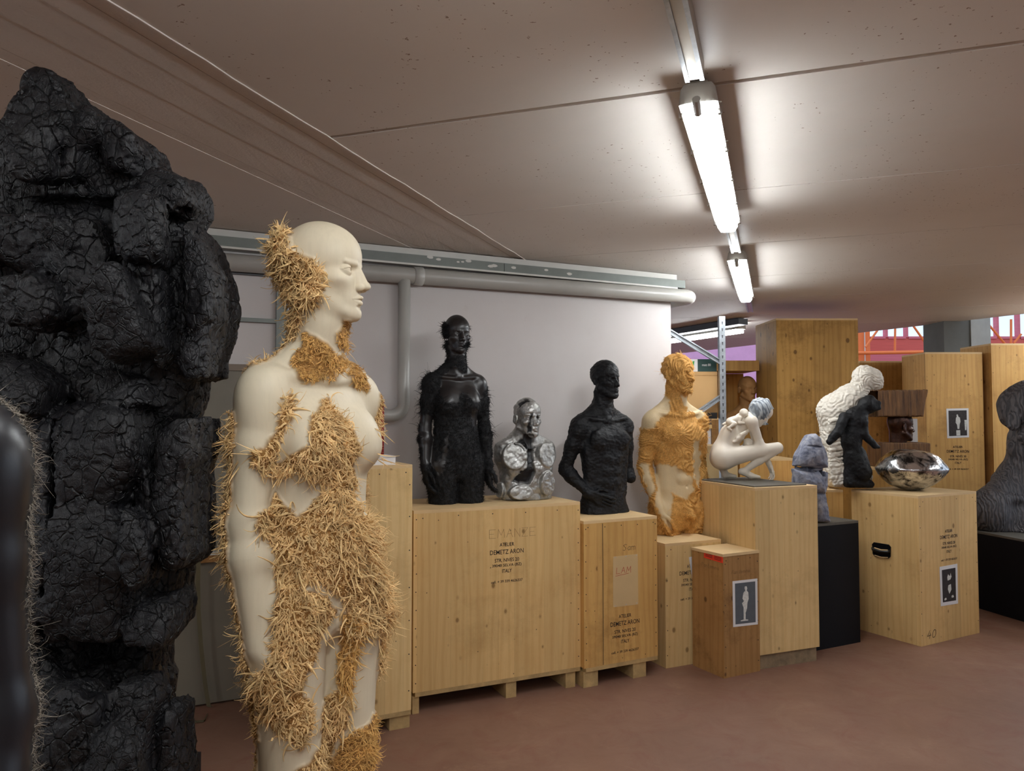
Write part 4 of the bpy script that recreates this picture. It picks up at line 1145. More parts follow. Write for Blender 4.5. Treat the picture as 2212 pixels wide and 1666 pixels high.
# ------------------------------------------------------------------ anatomy as smooth solids
def head_vol(male=False, ears=True, blank=False):
    """head in its own frame: x to the subject's left, y forward, z up, origin at eye level; 0.235 m tall"""
    v = Vol()
    v.ell((0, -.012, .036), (.073, .092, .084), .01)
    v.ell((0, .028, .034), (.060, .058, .062), .02)
    v.ell((0, .022, -.036), (.055, .062, .070), .02)
    jw = .056 if male else .049
    for s in (1, -1):
        v.cone((s * jw, -.004, -.052), (s * .017, .062, -.095), .016, .016, .014)
    v.ell((0, .069, -.098), (.019, .019, .017), .015)
    v.ell((0, .018, -.070), (.040, .050, .026), .014)
    for s in (1, -1):
        v.ell((s * .043, .047, -.025), (.018, .021, .012), .024)
    v.ell((0, .067, -.068), (.026, .0195, .021), .018)
    if not blank:
        for s in (1, -1):
            v.ell((s * .0325, .0930, -.002), (.0195, .0262, .0130), .008, 's')
            v.cone((s * .015, .0815, .0150), (s * .044, .0685, .0165), .0046 if not male else .0075, .0036, .007)
    v.cone((0, .081, .009), (0, .1000, -.033), .0070, .0088, .009)
    v.ell((0, .1035, -.036), (.0088, .0095, .0085), .006)
    for s in (1, -1):
        v.cone((s * .004, .083, -.008), (s * .010, .089, -.037), .0065, .0078, .008)
        v.ell((s * .0118, .0915, -.0405), (.0054, .009, .0066), .006)
        v.ell((s * .0065, .0975, -.0480), (.0034, .0062, .0040), .002, 's')
    if not blank:
        for s in (1, -1):
            cx, cy, cz = s * .0325, .0612, -.003
            v.ell((cx, cy, cz), (.0150, .0150, .0150), .0004)
            for up in (1, -1):
                def lid(P, cx=cx, cy=cy, cz=cz, up=up, s=s):
                    q = P - np.array([cx, cy, cz], np.float32)
                    d = np.sqrt((q ** 2).sum(-1)) - .0174
                    e = np.clip(1 - ((q[..., 0] - s * .0008) / .0166) ** 2, 0, 1)
                    tilt = .0012 * s * q[..., 0] / .0138
                    lim = tilt + (.0064 * e - .0003 if up > 0 else -.0048 * e + .0002)
                    pl = (lim - q[..., 2]) if up > 0 else (q[..., 2] - lim)
                    return smax(d, pl, .0008)
                v.add(lid, (cx, cy, cz), .018, 'u', .0020)
    if not blank:
        for s in (1, -1):
            v.ell((s * .0325, .0612 + .0153, -.0025), (.0034, .0022, .0034), .0008, 's')
            cr = []
            for k in range(7):
                x = -.0135 + .0045 * k; z_ = .0066 + .0034 * (1 - (x / .0135) ** 2); cr.append((s * .0325 + x, .0612 + math.sqrt(.0178 ** 2 - x * x * .9 - z_ * z_ * .8), -.003 + z_ + .0014))
            for a_, b_ in zip(cr[:-1], cr[1:]): v.cone(a_, b_, .0008, .0008, .0012, 's')
    for s in (1, -1):
        v.cone((s * .003, .0900, -.0612), (s * .022, .0785, -.0665), .0046, .0018, .003)
        v.cone((0, .0882, -.0742), (s * .019, .0790, -.0690), .0054, .0020, .003)
        v.cone((0, .0965, -.0680), (s * .024, .0810, -.0680), .0010, .0007, .0012, 's')
    v.ell((0, .0885, -.0850), (.012, .005, .004), .006, 's')
    v.ell((0, .076, -.101), (.014, .011, .012), .012)
    if ears:
        for s in (1, -1):
            a = s * .35; R = np.array([[math.cos(a), -math.sin(a), 0], [math.sin(a), math.cos(a), 0], [0, 0, 1]])
            v.ell((s * .077, -.016, -.008), (.0065, .0175, .031), .006, 'u', R)
            v.ell((s * .084, -.011, -.004), (.0060, .0095, .019), .004, 's', R)
    return v
def place(loc, yaw=0.0, pitch=0.0, roll=0.0):
    """local (x left, y fwd, z up) turned; pitch>0 looks down"""
    cy, sy = math.cos(yaw), math.sin(yaw); cp, sp_ = math.cos(-pitch), math.sin(-pitch); cr, sr = math.cos(roll), math.sin(roll)
    Rz = np.array([[cy, -sy, 0], [sy, cy, 0], [0, 0, 1]]); Rx = np.array([[1, 0, 0], [0, cp, -sp_], [0, sp_, cp]]); Ry = np.array([[cr, 0, sr], [0, 1, 0], [-sr, 0, cr]])
    M = np.eye(4); M[:3, :3] = Rz @ Rx @ Ry; M[:3, 3] = loc
    return M
def hand_vol(v, wr, d, th, s=1.0, curl=.25, spread=.12, w=.026):
    """wr wrist, d direction of the fingers, th direction towards the thumb side; five separate fingers"""
    wr = np.array(wr, float); d = np.array(d, float); d /= np.linalg.norm(d); th = np.array(th, float); th -= d * (th @ d); th /= np.linalg.norm(th)
    n = np.cross(d, th)                     # palm normal (fingers curl towards +n)
    v.cone(wr - d * .01 * s, wr + d * .018 * s, .024 * s, .024 * s, .02, flat=(n, 1.35))
    for k in range(4):
        o = (1.5 - k) * .0185
        v.cone(wr + d * .012 * s + th * o * .55 * s, wr + d * .075 * s + th * o * s, .0125 * s, .0105 * s, .012)
    L = [(.040, .024, .019), (.045, .028, .021), (.042, .026, .020), (.033, .020, .017)]
    for k in range(4):
        o = (1.5 - k) * .0185; p = wr + d * .080 * s + th * o * s; a = curl * (.8 + .15 * k); dd = d + th * spread * (1.5 - k) * .35; dd /= np.linalg.norm(dd)
        r = .0088
        for j, l in enumerate(L[k]):
            c, sn = math.cos(a), math.sin(a); q = p + (dd * c + n * sn) * l * s
            v.cone(p, q, r * s, (r - .0009) * s, .003); p = q; r -= .0009; a += curl * 1.1
    p = wr + d * .022 * s + th * .022 * s; q = p + (d * .55 + th * .6 + n * .35) * .038 * s; r2 = q + (d * .85 + th * .25 + n * .35) * .032 * s; t3 = r2 + (d + n * .3) * .024 * s
    v.cone(p, q, .0135 * s, .0105 * s, .010); v.cone(q, r2, .0102 * s, .0092 * s, .004); v.cone(r2, t3, .0092 * s, .0075 * s, .003)
def arm_vol(v, sh, el, wr, hd=None, th=None, R=(.050, .040, .034, .025), hand_=True, k=.03, cut=None, curl=.25, hs=1.0):
    sh, el, wr = (np.array(q, float) for q in (sh, el, wr))
    m = sh * .6 + el * .4
    v.ell(sh + (0, 0, -.012), (R[0] * 1.02, R[0] * 1.05, R[0] * 1.25), k)
    v.cone(sh, m, R[0] * .92, R[0] * .90, k); v.cone(m, el, R[0] * .90, R[1] * .88, .02)
    f = el * .72 + wr * .28
    if cut is not None:
        wr = el + (wr - el) * cut
        v.cone(el, wr, R[1] * .93, R[2] * .98, .02); return
    v.cone(el, f, R[1] * .92, R[1] * .98, .02); v.cone(f, wr, R[1] * .98, R[3] * .9, .02, flat=None)
    if hand_:
        hand_vol(v, wr, hd if hd is not None else wr - el, th if th is not None else (0, 1, 0), hs, curl)
def torso_female(v, legs=True):
    v.loft([(.76, .150, .095, -.012), (.85, .160, .108, -.016), (.92, .158, .106, -.014), (.99, .140, .094, -.004), (1.06, .126, .090, .004), (1.12, .129, .092, .004), (1.20, .138, .094, .0),
            (1.27, .141, .090, -.008), (1.318, .136, .074, -.014), (1.362, .104, .056, -.018), (1.41, .05, .047, -.012)], .02)
    v.cone((0, -.004, 1.40), (0, .026, 1.55), .056, .051, .03)
    for s in (1, -1):
        v.cone((s * .03, -.020, 1.415), (s * .135, -.018, 1.352), .036, .030, .045)
        v.cone((s * .012, .050, 1.352), (s * .130, .016, 1.366), .010, .009, .016)
        v.cone((s * .010, .046, 1.368), (s * .048, -.006, 1.545), .011, .015, .018)
        v.ell((s * .070, .062, 1.215), (.055, .048, .062), .05)
        v.ell((s * .072, .078, 1.192), (.041, .034, .038), .035)
        v.ell((s * .078, .112, 1.190), (.005, .005, .005), .006)
        v.ell((s * .072, -.075, .855), (.078, .068, .085), .04)
        v.ell((s * .06, -.075, 1.28), (.055, .022, .075), .04)
    v.ell((0, .055, .955), (.085, .045, .085), .05)
    if legs:
        for s in (1, -1):
            v.cone((s * .086, -.002, .83), (s * .078, .018, .45), .094, .064, .03)
            v.ell((s * .076, .034, .435), (.045, .042, .055), .03)
            v.cone((s * .074, -.008, .47), (s * .073, -.022, .34), .052, .054, .03); v.cone((s * .073, -.022, .34), (s * .073, -.008, .09), .054, .034, .03)
            v.cone((s * .073, -.02, .045), (s * .085, .13, .022), .036, .024, .03); v.ell((s * .086, .15, .018), (.038, .05, .018), .02)
def torso_male(v, legs=True, chest=1.0):
    v.loft([(.76, .150, .098, -.006), (.86, .158, .106, -.008), (.95, .150, .100, -.004), (1.04, .136, .090, .002), (1.12, .138, .092, 0), (1.22, .156, .102, -.002),
            (1.31, .166, .102, -.006), (1.38, .158, .084, -.012), (1.435, .120, .062, -.02), (1.48, .055, .052, -.018)], .02)
    v.cone((0, -.014, 1.45), (0, .004, 1.60), .062, .059, .03)
    for s in (1, -1):
        v.cone((s * .035, -.028, 1.485), (s * .150, -.016, 1.425), .042, .036, .045)
        v.cone((s * .012, .060, 1.415), (s * .15, .02, 1.435), .011, .010, .016)
        v.cone((s * .010, .050, 1.43), (s * .052, -.006, 1.59), .012, .016, .018)
        v.ell((s * .072, .072, 1.305), (.072, .034, .056), .03)
        v.ell((s * .075, .103, 1.275), (.005, .006, .005), .006)
        v.ell((s * .068, -.072, .86), (.072, .062, .085), .04)
        v.cone((s * .125, .02, 1.24), (s * .115, .02, 1.0), .035, .028, .04)
    for z_, w_ in ((1.19, .034), (1.12, .034), (1.05, .034)):
        for s in (1, -1): v.ell((s * .030, .082, z_), (w_, .016, .030), .015)
    v.ell((0, .099, 1.005), (.006, .014, .008), .01, 's')
    if legs:
        for s in (1, -1):
            v.cone((s * .085, 0, .84), (s * .078, .012, .49), .088, .060, .03)
def refine(vol, V, F, mask, levels=2):
    """splits the masked quads into four and pulls the new points onto the exact surface"""
    for lv in range(levels):
        fm = mask[F].all(1); Q = F[fm]; keep = F[~fm]
        E = np.concatenate([Q[:, [k, (k + 1) % 4]] for k in range(4)]); Es = np.sort(E, 1)
        ke = Es[:, 0].astype(np.int64) * len(V) + Es[:, 1]; uq, inv = np.unique(ke, return_inverse=True)
        e0, e1 = uq // len(V), uq % len(V); mid = (V[e0] + V[e1]) / 2; cen = V[Q].mean(1); n0 = len(V); n = len(Q)
        em = [inv[k * n:(k + 1) * n] + n0 for k in range(4)]; c = np.arange(n) + n0 + len(mid)
        V = np.concatenate([V, mid, cen]); mask = np.concatenate([mask, np.ones(len(mid) + n, bool)])
        F = np.concatenate([keep] + [np.stack([Q[:, k], em[k], c, em[(k - 1) % 4]], 1) for k in range(4)])
        bnd = np.bincount(inv.ravel(), minlength=len(uq)) == 1
        mv = mask.copy(); mv[n0:n0 + len(mid)] &= ~bnd
        idx = np.nonzero(mv)[0]
        for it in range(3):
            N = vnormals(V, F)[idx]; d = vol.evalp(V[idx].astype(np.float32))
            V[idx] = V[idx] - N * np.clip(d, -.0015, .0015)[:, None] * .8
        if lv == 0: V = relax(V, F, 1, .25, mv.astype(float))
    return V, F, mask
def sdf_normals(vol, V, h=.0006):
    V = V.astype(np.float32); g = np.stack([vol.evalp(V + np.eye(3, dtype=np.float32)[k] * h) - vol.evalp(V - np.eye(3, dtype=np.float32)[k] * h) for k in range(3)], -1)
    return g / (np.linalg.norm(g, axis=1, keepdims=True) + 1e-9)
def to_world(V, F, O, yaw, s=1.0):
    """local -> world; yaw measured from facing the camera towards the right of the photo"""
    f = np.array([math.sin(yaw), -math.cos(yaw), 0]); l = np.array([math.cos(yaw), math.sin(yaw), 0])
    Wd = O + s * (V[:, 0:1] * l + V[:, 1:2] * f + V[:, 2:3] * Z)
    return Wd, F[:, ::-1]
def mat_body(name, base, patch, rough=.5, bump=.15, bscale=60, spec=.4, grain=True, patch_rough=.8, var=.05):
    t = NT(name); v = t.coord('Object')
    at = t.n('ShaderNodeAttribute', attribute_name='patch')
    n = t.noise(v, 7, 5, .6)
    b, p = lin(base), lin(patch)
    c = t.ramp(n, [(.3, tuple(x * (1 - 2 * var) for x in b[:3]) + (1,)), (.7, tuple(min(1, x * (1 + 2 * var)) for x in b[:3]) + (1,))])
    if grain:
        g = t.noise(t.coord('Object', (1, 1, .08)), 90, 3, .6)
        c = t.mix(t.ramp(g, [(.45, BLK), (.8, (.35,) * 3)]), c, tuple(x * .82 for x in b[:3]) + (1,))
    n3 = t.noise(v, 90, 4, .7)
    pc = t.ramp(n3, [(.3, tuple(x * .6 for x in p[:3]) + (1,)), (.7, tuple(min(1, x * 1.15) for x in p[:3]) + (1,))])
    c = t.mix(at.outputs['Fac'], c, pc)
    rg = t.math('MULTIPLY_ADD', at.outputs['Fac'], patch_rough - rough, rough)
    t.set(color=c, rough=rg, spec=spec, normal=t.bump(n3, bump, .004))
    return t.m

def spread_(F, n, x, it):
    E = np.concatenate([F[:, [0, 1]], F[:, [1, 2]], F[:, [2, 3]], F[:, [3, 0]]]); E = np.concatenate([E, E[:, ::-1]]); dg = np.bincount(E[:, 0], minlength=n) + 1e-9
    for _ in range(it): x = np.bincount(E[:, 0], x[E[:, 1]], n) / dg
    return x
# ------------------------------------------------------------------ pale carved woman with wood shavings
M['pale'] = mat_body('pale_limewood', (210, 197, 171), (158, 116, 64), .5, .05, 60, .3, True, .85, .02)
M['shaving'] = m_plain('wood_shavings', (222, 188, 134), .75, var=.16, scale=26, spec=.2)
M['shaving_d'] = m_plain('wood_shavings_darker', (208, 164, 98), .8, var=.16, scale=26, spec=.2)
PY = math.radians(53)
v = Vol(); torso_female(v)
hv = head_vol(False, ears=False)
HM = place((-.003, .021, 1.6145), yaw=-math.radians(29), pitch=math.radians(0), roll=0)
v.sub(hv, HM, 1.03)
v.cone((0, .013, 1.50), (HM[:3, :3] @ np.array([0, .0, -.055]) + HM[:3, 3]), .052, .048, .03)
for s in (1, -1):
    if s < 0: arm_vol(v, (-.148, -.014, 1.318), (-.174, -.022, 1.03), (-.172, .022, .765), (.06, .14, -1), (.1, 1, .1), R=(.050, .046, .040, .030), curl=.3, hs=.95, k=.045)
    else: arm_vol(v, (.148, -.020, 1.320), (.158, -.075, 1.065), (.150, -.03, .82), (-.02, .12, -1), (0, 1, .1), R=(.046, .040, .034, .026), curl=.3, hs=.95)
v.plane((0, 0, .02), (0, 0, -1), .002)
V, F = v.mesh((-.30, -.22, .0), (.30, .28, 1.77), .0020)
V = relax(V, F, 2, .4, (V[:, 2] < 1.50).astype(float))
_h = np.nonzero(V[:, 2] > 1.50)[0]
for _i in range(2): V[_h] -= vnormals(V, F)[_h] * np.clip(v.evalp(V[_h].astype(np.float32)), -.0015, .0015)[:, None] * .9
_q = (V - HM[:3, 3]) @ HM[:3, :3]
V, F, rmask = refine(v, V, F, (_q[:, 1] > .052) & (_q[:, 2] > -.105) & (_q[:, 2] < .04) & (np.abs(_q[:, 0]) < .06), 2)
PALE_Y = 1.83
po = at_y(690, 585, PALE_Y); PZ0 = po[2] - 1.622
PO = np.array([po[0], po[1], PZ0])
VW, FW = to_world(V, F, PO, PY)
NW = vnormals(VW, FW)
uv = project(VW)
view = VW - np.array([0, 0, CAM_H]); view /= np.linalg.norm(view, axis=1, keepdims=True)
facing = -(view * NW).sum(1)
SHAV = [  # outline on the figure's surface, density, length, colour
 ('ear', [(592, 522), (612, 508), (632, 512), (640, 545), (680, 555), (702, 590), (700, 620), (672, 655), (652, 672), (645, 700), (642, 735), (622, 735), (604, 640), (560, 600), (560, 560)], 1.5, .030, 0),
 ('collar', [(660, 715), (688, 728), (712, 742), (735, 768), (748, 785), (735, 800), (722, 822), (695, 822), (668, 826), (642, 812), (622, 782), (636, 766), (655, 752)], 1.6, .020, 1),
 ('throat', [(738, 690), (758, 690), (758, 745), (740, 756), (726, 728)], 1.2, .022, 1),
 ('clavicle', [(742, 780), (775, 788), (797, 832), (792, 852), (772, 838), (755, 815)], 1.5, .015, 1),
 ('armpit', [(622, 853), (638, 850), (633, 905), (606, 958), (590, 1000), (566, 1032), (540, 985), (572, 968), (598, 920)], 1.2, .028, 0),
 ('breast', [(700, 865), (716, 860), (716, 890), (748, 905), (768, 940), (778, 960), (770, 985), (757, 1010), (772, 1042), (740, 1062), (705, 1050), (680, 1030), (640, 1020), (600, 1032), (572, 1006), (640, 980), (668, 960), (672, 905), (690, 890)], 1.3, .030, 0),
 ('belly', [(600, 1062), (612, 1085), (640, 1118), (680, 1082), (708, 1052), (762, 1062), (772, 1108), (800, 1118), (815, 1090), (850, 1082), (852, 1120), (860, 1200), (856, 1290), (835, 1352), (772, 1372), (745, 1322), (735, 1290), (690, 1258), (650, 1268), (610, 1290), (594, 1268), (590, 1190), (552, 1140), (560, 1110), (585, 1085)], 1.6, .040, 0),
 ('hip', [(590, 1298), (650, 1270), (700, 1288), (726, 1318), (702, 1360), (686, 1400), (662, 1452), (655, 1500), (680, 1520), (676, 1566), (652, 1622), (622, 1600), (560, 1545), (546, 1480), (575, 1440), (590, 1400)], 1.5, .034, 0),
 ('groin', [(734, 1318), (792, 1342), (772, 1400), (776, 1440), (745, 1505), (728, 1480), (734, 1400)], 1.3, .026, 1),
 ('knee', [(700, 1510), (752, 1472), (762, 1500), (752, 1570), (725, 1605), (700, 1666), (628, 1670), (690, 1620)], 1.4, .030, 0),
 ('shin', [(835, 1505), (830, 1580), (806, 1700), (680, 1720), (700, 1650), (745, 1602), (792, 1560)], 1.6, .024, 1)]
patch = np.zeros(len(VW), np.float32)
jit = np.stack([vnoise(VW * 45, 5), vnoise(VW * 45, 9)], -1) * 7
masks = {}
for nm, poly, dn, ln, cl in SHAV:
    m = in_poly(uv + jit, poly) & (facing > -.35)
    if nm == 'ear': m = in_poly(uv + jit, poly) & (VW[:, 2] > PZ0 + 1.42)
    masks[nm] = m
# fringes on the far side of the outline: back of the near arm, far arm, shoulder ridge
loc = V
back_arm = (loc[:, 0] < -.120) & (loc[:, 1] < np.interp(loc[:, 2], [.765, 1.03, 1.32], [.012, -.030, -.028])) & (loc[:, 2] < 1.28) & (loc[:, 2] > .55)
masks['back_arm'] = back_arm & (facing < .38)
masks['far_arm'] = (loc[:, 0] > .135) & (loc[:, 2] < 1.33) & (loc[:, 2] > .62) & ((loc[:, 1] > -.01) | (loc[:, 0] > .18)) & (vnoise(VW * 14, 3) > -.35)
masks['shoulder'] = (loc[:, 0] < .01) & (loc[:, 0] > -.17) & (loc[:, 2] > 1.31) & (loc[:, 2] < 1.53) & (facing < .22) & (loc[:, 1] < .0)
masks['back_leg'] = (loc[:, 2] < .62) & (loc[:, 1] < -.03) & (facing < .5)
for m in masks.values(): patch = np.maximum(patch, m.astype(np.float32))
# soften patch edge, raise rough pulp under the shavings
deep = patch.copy()
E = np.concatenate([FW[:, [0, 1]], FW[:, [1, 2]], FW[:, [2, 3]], FW[:, [3, 0]]]); E = np.concatenate([E, E[:, ::-1]]); dg = np.bincount(E[:, 0], minlength=len(VW)) + 1e-9
for _ in range(6): deep = np.bincount(E[:, 0], deep[E[:, 1]], len(VW)) / dg
bulge = np.zeros(len(VW)); bulge[masks['ear'] & (VW[:, 2] > PZ0 + 1.545)] = .026
for _ in range(9): bulge = np.bincount(E[:, 0], bulge[E[:, 1]], len(VW)) / dg
nz = fbm(VW * 110, 3, 2)
VW2 = VW + NW * (deep * (.004 + .005 * nz + .006 * np.abs(vnoise(VW * 38, 14))) + bulge * np.clip(deep * 1.3, 0, 1) * (.6 + .5 * vnoise(VW * 40, 8)))[:, None]
pale = empty('carved_woman', (float(PO[0]), float(PO[1]), float(PZ0)), 'pale wooden statue of a bald woman in profile, torn shavings over her body', 'sculpture')
body = mesh_obj('body', VW2, FW, M['pale'], pale, True)
set_attr(body, 'patch', deep)
NW2 = vnormals(VW2, FW)
rmask = (V[:, 2] > 1.50) & (spread_(FW, len(V), (deep > .02).astype(float), 4) < .01)
_gn = sdf_normals(v, V[rmask]); _f = np.array([math.sin(PY), -math.cos(PY), 0]); _l = np.array([math.cos(PY), math.sin(PY), 0])
NC = NW2.copy(); NC[rmask] = _gn[:, 0:1] * _l + _gn[:, 1:2] * _f + _gn[:, 2:3] * Z
body.data.normals_split_custom_set_from_vertices(NC.tolist())
from mathutils.kdtree import KDTree
_kd_ids = np.nonzero(patch > 0)[0][::3]; _kd = KDTree(len(_kd_ids))
for _j, _i in enumerate(_kd_ids): _kd.insert(VW2[_i], _j)
_kd.balance()
_core = spread_(FW, len(VW2), patch.astype(float), 30)
def deep_of(P): return np.array([_core[_kd_ids[_kd.find(q)[1]]] for q in P])
AREA = {}
for i, (nm, m) in enumerate(masks.items()):
    fm = m[FW].mean(1) > .5; A = VW2[FW[fm]]
    ar = np.linalg.norm(np.cross(A[:, 2] - A[:, 0], A[:, 3] - A[:, 1]), axis=1).sum() / 2
    spec = [q for q in SHAV if q[0] == nm]; dn, ln, cl = spec[0][2:] if spec else {'back_arm': (1.15, .028, 0), 'far_arm': (1.0, .026, 0), 'shoulder': (1.4, .017, 0), 'back_leg': (1.0, .024, 0)}[nm]
    n = int(ar * 46000 * dn)
    if n < 5: continue
    P, Nn, _ = sample_surface(VW2, FW, m, n, i)
    r = np.random.default_rng(50 + i)
    # combing direction varies slowly over the figure
    T = np.stack([vnoise(P * 16, 11), vnoise(P * 16, 21), vnoise(P * 16, 31) - .55], -1) * 2.2 + r.normal(size=P.shape) * .5
    T -= Nn * (T * Nn).sum(1, keepdims=True); T /= np.linalg.norm(T, axis=1, keepdims=True) + 1e-9
    L = ln * np.exp(r.normal(size=n) * .45) * np.where(r.random(n) < .06, 1.8, 1) * .80
    cl_ = np.clip(.5 + 1.1 * vnoise(P * 11, 77), 0, 1); L *= .40 + 1.05 * cl_
    dv_ = deep_of(P); L *= np.clip(dv_ * 1.5 - .35, .25, 1)
    L = np.minimum(L, 1.9 * ln)
    big = r.random(n) < .10 + .4 * cl_
    wd = np.where(big, .0019, .0011) * (1.25 if nm in ('belly', 'hip', 'ear') else 1.0) * (.7 + .6 * r.random(n))
    lift = .15 + .75 * r.random((n, 1)) ** 1.3
    if nm in ('back_arm', 'far_arm', 'back_leg'): lift = lift + .5
    sV, sF = strands(P - Nn * .002, Nn, T, L, wd, .80, 7, lift, .45, 70 + i)
    o = mesh_obj('wood_shavings', sV, sF, M['shaving_d'] if cl else M['shaving'], pale, False)
    o['kind'] = 'stuff'
for nm, cnt_, ln_ in (('belly', 230, .060), ('hip', 130, .046), ('breast', 90, .042), ('ear', 70, .034), ('armpit', 30, .034), ('groin', 30, .04), ('knee', 40, .036)):
    P, Nn, _ = sample_surface(VW2, FW, masks[nm], cnt_, 400 + cnt_)
    r = np.random.default_rng(cnt_)
    T = np.stack([vnoise(P * 9, 41), vnoise(P * 9, 51), vnoise(P * 9, 61) - .25], -1) * 1.5 + r.normal(size=P.shape) * .4
    T -= Nn * (T * Nn).sum(1, keepdims=True); T /= np.linalg.norm(T, axis=1, keepdims=True) + 1e-9
    sV, sF = strands(P + Nn * .003, Nn, T, ln_ * (.6 + .7 * r.random(cnt_)), .0027 * (.6 + .6 * r.random(cnt_)), .42, 9, .35 + .4 * r.random((cnt_, 1)), .55, 500 + cnt_)
    o = mesh_obj('curled_ribbons', sV, sF, M['shaving'], pale, False); o['kind'] = 'stuff'
# long loose slivers standing off the outline
LOOSE = [((512, 958), (-.05, 0, .012), .05), ((512, 968), (-.045, -.01, -.02), .06), ((515, 1000), (-.03, 0, -.05), .055), ((828, 1118), (.03, 0, .05), .07), ((835, 1128), (.05, 0, .04), .08), ((845, 1150), (.05, -.01, .02), .06), ((850, 1200), (.045, 0, -.03), .05),
         ((812, 925), (.03, 0, -.03), .06), ((815, 990), (.035, 0, -.03), .055), ((842, 1230), (.04, 0, -.02), .06), ((740, 760), (.02, -.01, -.02), .03), ((752, 982), (.035, -.01, .03), .045), ((560, 985), (-.03, -.03, .01), .04)]
Ps, Ts = [], []
tree = BVHTree.FromPolygons([tuple(q) for q in VW2[::1]], [tuple(f) for f in FW.tolist()])
r = np.random.default_rng(5)
for (px_, py_), d_, ln_ in LOOSE:
    best = None
    for dx in (0, 6, -6, 12, -12, 20, -20, 30, -30):
        rr_ = ray(px_ + dx, py_); hit = tree.ray_cast(Vector((0, 0, CAM_H)), Vector(rr_).normalized())
        if hit[0] is not None: best = np.array(hit[0]); break
    if best is None: continue
    for k in range(5):
        Ps.append(best + r.normal(size=3) * .006); Ts.append(np.array(d_) / .05 + r.normal(size=3) * .25)
Ps, Ts = np.array(Ps), np.array(Ts); Ts /= np.linalg.norm(Ts, axis=1, keepdims=True)
sV, sF = strands(Ps, Ts, Ts, .035 + .035 * r.random(len(Ps)), .0016, .25, 7, .2, .1, 9)
o = mesh_obj('loose_splinters', sV, sF, M['shaving'], pale, False); o['kind'] = 'stuff'
# plinth the statue stands on (below the picture)
MB().box((PO[0] - .26, PO[1] - .24, 0), (.52, 0, 0), (0, .48, 0), (0, 0, PZ0 + .019)).build('plinth', M['pine2'], pale)

# ------------------------------------------------------------------ charred wooden figure (left foreground)
t = NT('charred_wood'); vc = t.coord('Object', (1, 1, .75)); vo = t.coord('Object')
wq = t.n('ShaderNodeVectorMath', operation='ADD'); t.l(vc, wq.inputs[0])
wnz = t.n('ShaderNodeTexNoise', I={'Scale': 16.0, 'Detail': 3.0}); t.l(vc, wnz.inputs['Vector'])
wsc = t.n('ShaderNodeVectorMath', operation='SCALE'); t.l(wnz.outputs['Color'], wsc.inputs[0]); wsc.inputs['Scale'].default_value = .035; t.l(wsc.outputs[0], wq.inputs[1])
v1 = t.vor(wq.outputs[0], 34, 'DISTANCE_TO_EDGE').outputs[0]; v2 = t.vor(wq.outputs[0], 85, 'DISTANCE_TO_EDGE').outputs[0]
cell = t.vor(wq.outputs[0], 46).outputs['Color']
n1 = t.noise(vo, 9, 5, .6); n2 = t.noise(vo, 160, 4, .7)
g1 = t.noise(t.coord('Object', (1, 1, .06)), 130, 3, .6)
c1 = t.ramp(v1, [(0, (.0,) * 3), (.05, (1,) * 3)]); c2 = t.ramp(v2, [(0, (.3,) * 3), (.09, (1,) * 3)])
hgt = t.math('ADD', t.math('MULTIPLY', c1, 1.0), t.math('MULTIPLY', c2, t.math('MULTIPLY', t.ramp(n1, [(.45, BLK), (.6, WHT)]), .35)))
hgt = t.math('ADD', hgt, t.math('MULTIPLY', g1, .3)); hgt = t.math('ADD', hgt, t.math('MULTIPLY', n2, .25))
col = t.ramp(t.noise(vo, 5, 4, .6), [(.3, lin((11, 11, 15))), (.7, lin((22, 21, 24)))])
col = t.mix(t.ramp(v1, [(0, (.8,) * 3), (.05, BLK)]), col, lin((4, 4, 6)))
col = t.mix(t.ramp(t.noise(vo, 13, 4, .6), [(.6, BLK), (.75, (.5,) * 3)]), col, lin((38, 35, 34)))
t.set(color=col, rough=t.ramp(n1, [(.3, (.42,) * 3), (.7, (.62,) * 3)]), spec=.38, normal=t.bump(hgt, .9, .009))
M['charred'] = t.m
CYD = 1.62
def cp(poly): return [tuple(at_y(x, y, CYD)[[0, 2]]) for x, y in poly]
v = Vol()
main = [(60, 150), (85, 138), (112, 150), (128, 185), (150, 200), (172, 208), (205, 240), (222, 265), (238, 258), (262, 265), (300, 290), (315, 330), (340, 350), (385, 378), (398, 377), (412, 400), (414, 440), (398, 468), (408, 480), (440, 510), (452, 545), (473, 600), (477, 660), (468, 720), (450, 775), (448, 815), (415, 826), (405, 820), (403, 850), (392, 895), (372, 928), (395, 903), (427, 900), (427, 970), (415, 1020), (417, 1130), (420, 1200), (408, 1225), (370, 1240), (367, 1290), (376, 1320), (370, 1370), (340, 1405), (325, 1400), (322, 1470), (330, 1500), (322, 1560), (330, 1610), (328, 1760), (-150, 1760), (-170, 900), (-150, 600), (-90, 400), (-20, 290), (28, 250), (45, 185)]
v.slab([tuple(at_y(x, y, CYD - .02)[[0, 2]]) for x, y in main], CYD + .05, .085, .015, .01, dome=.05)
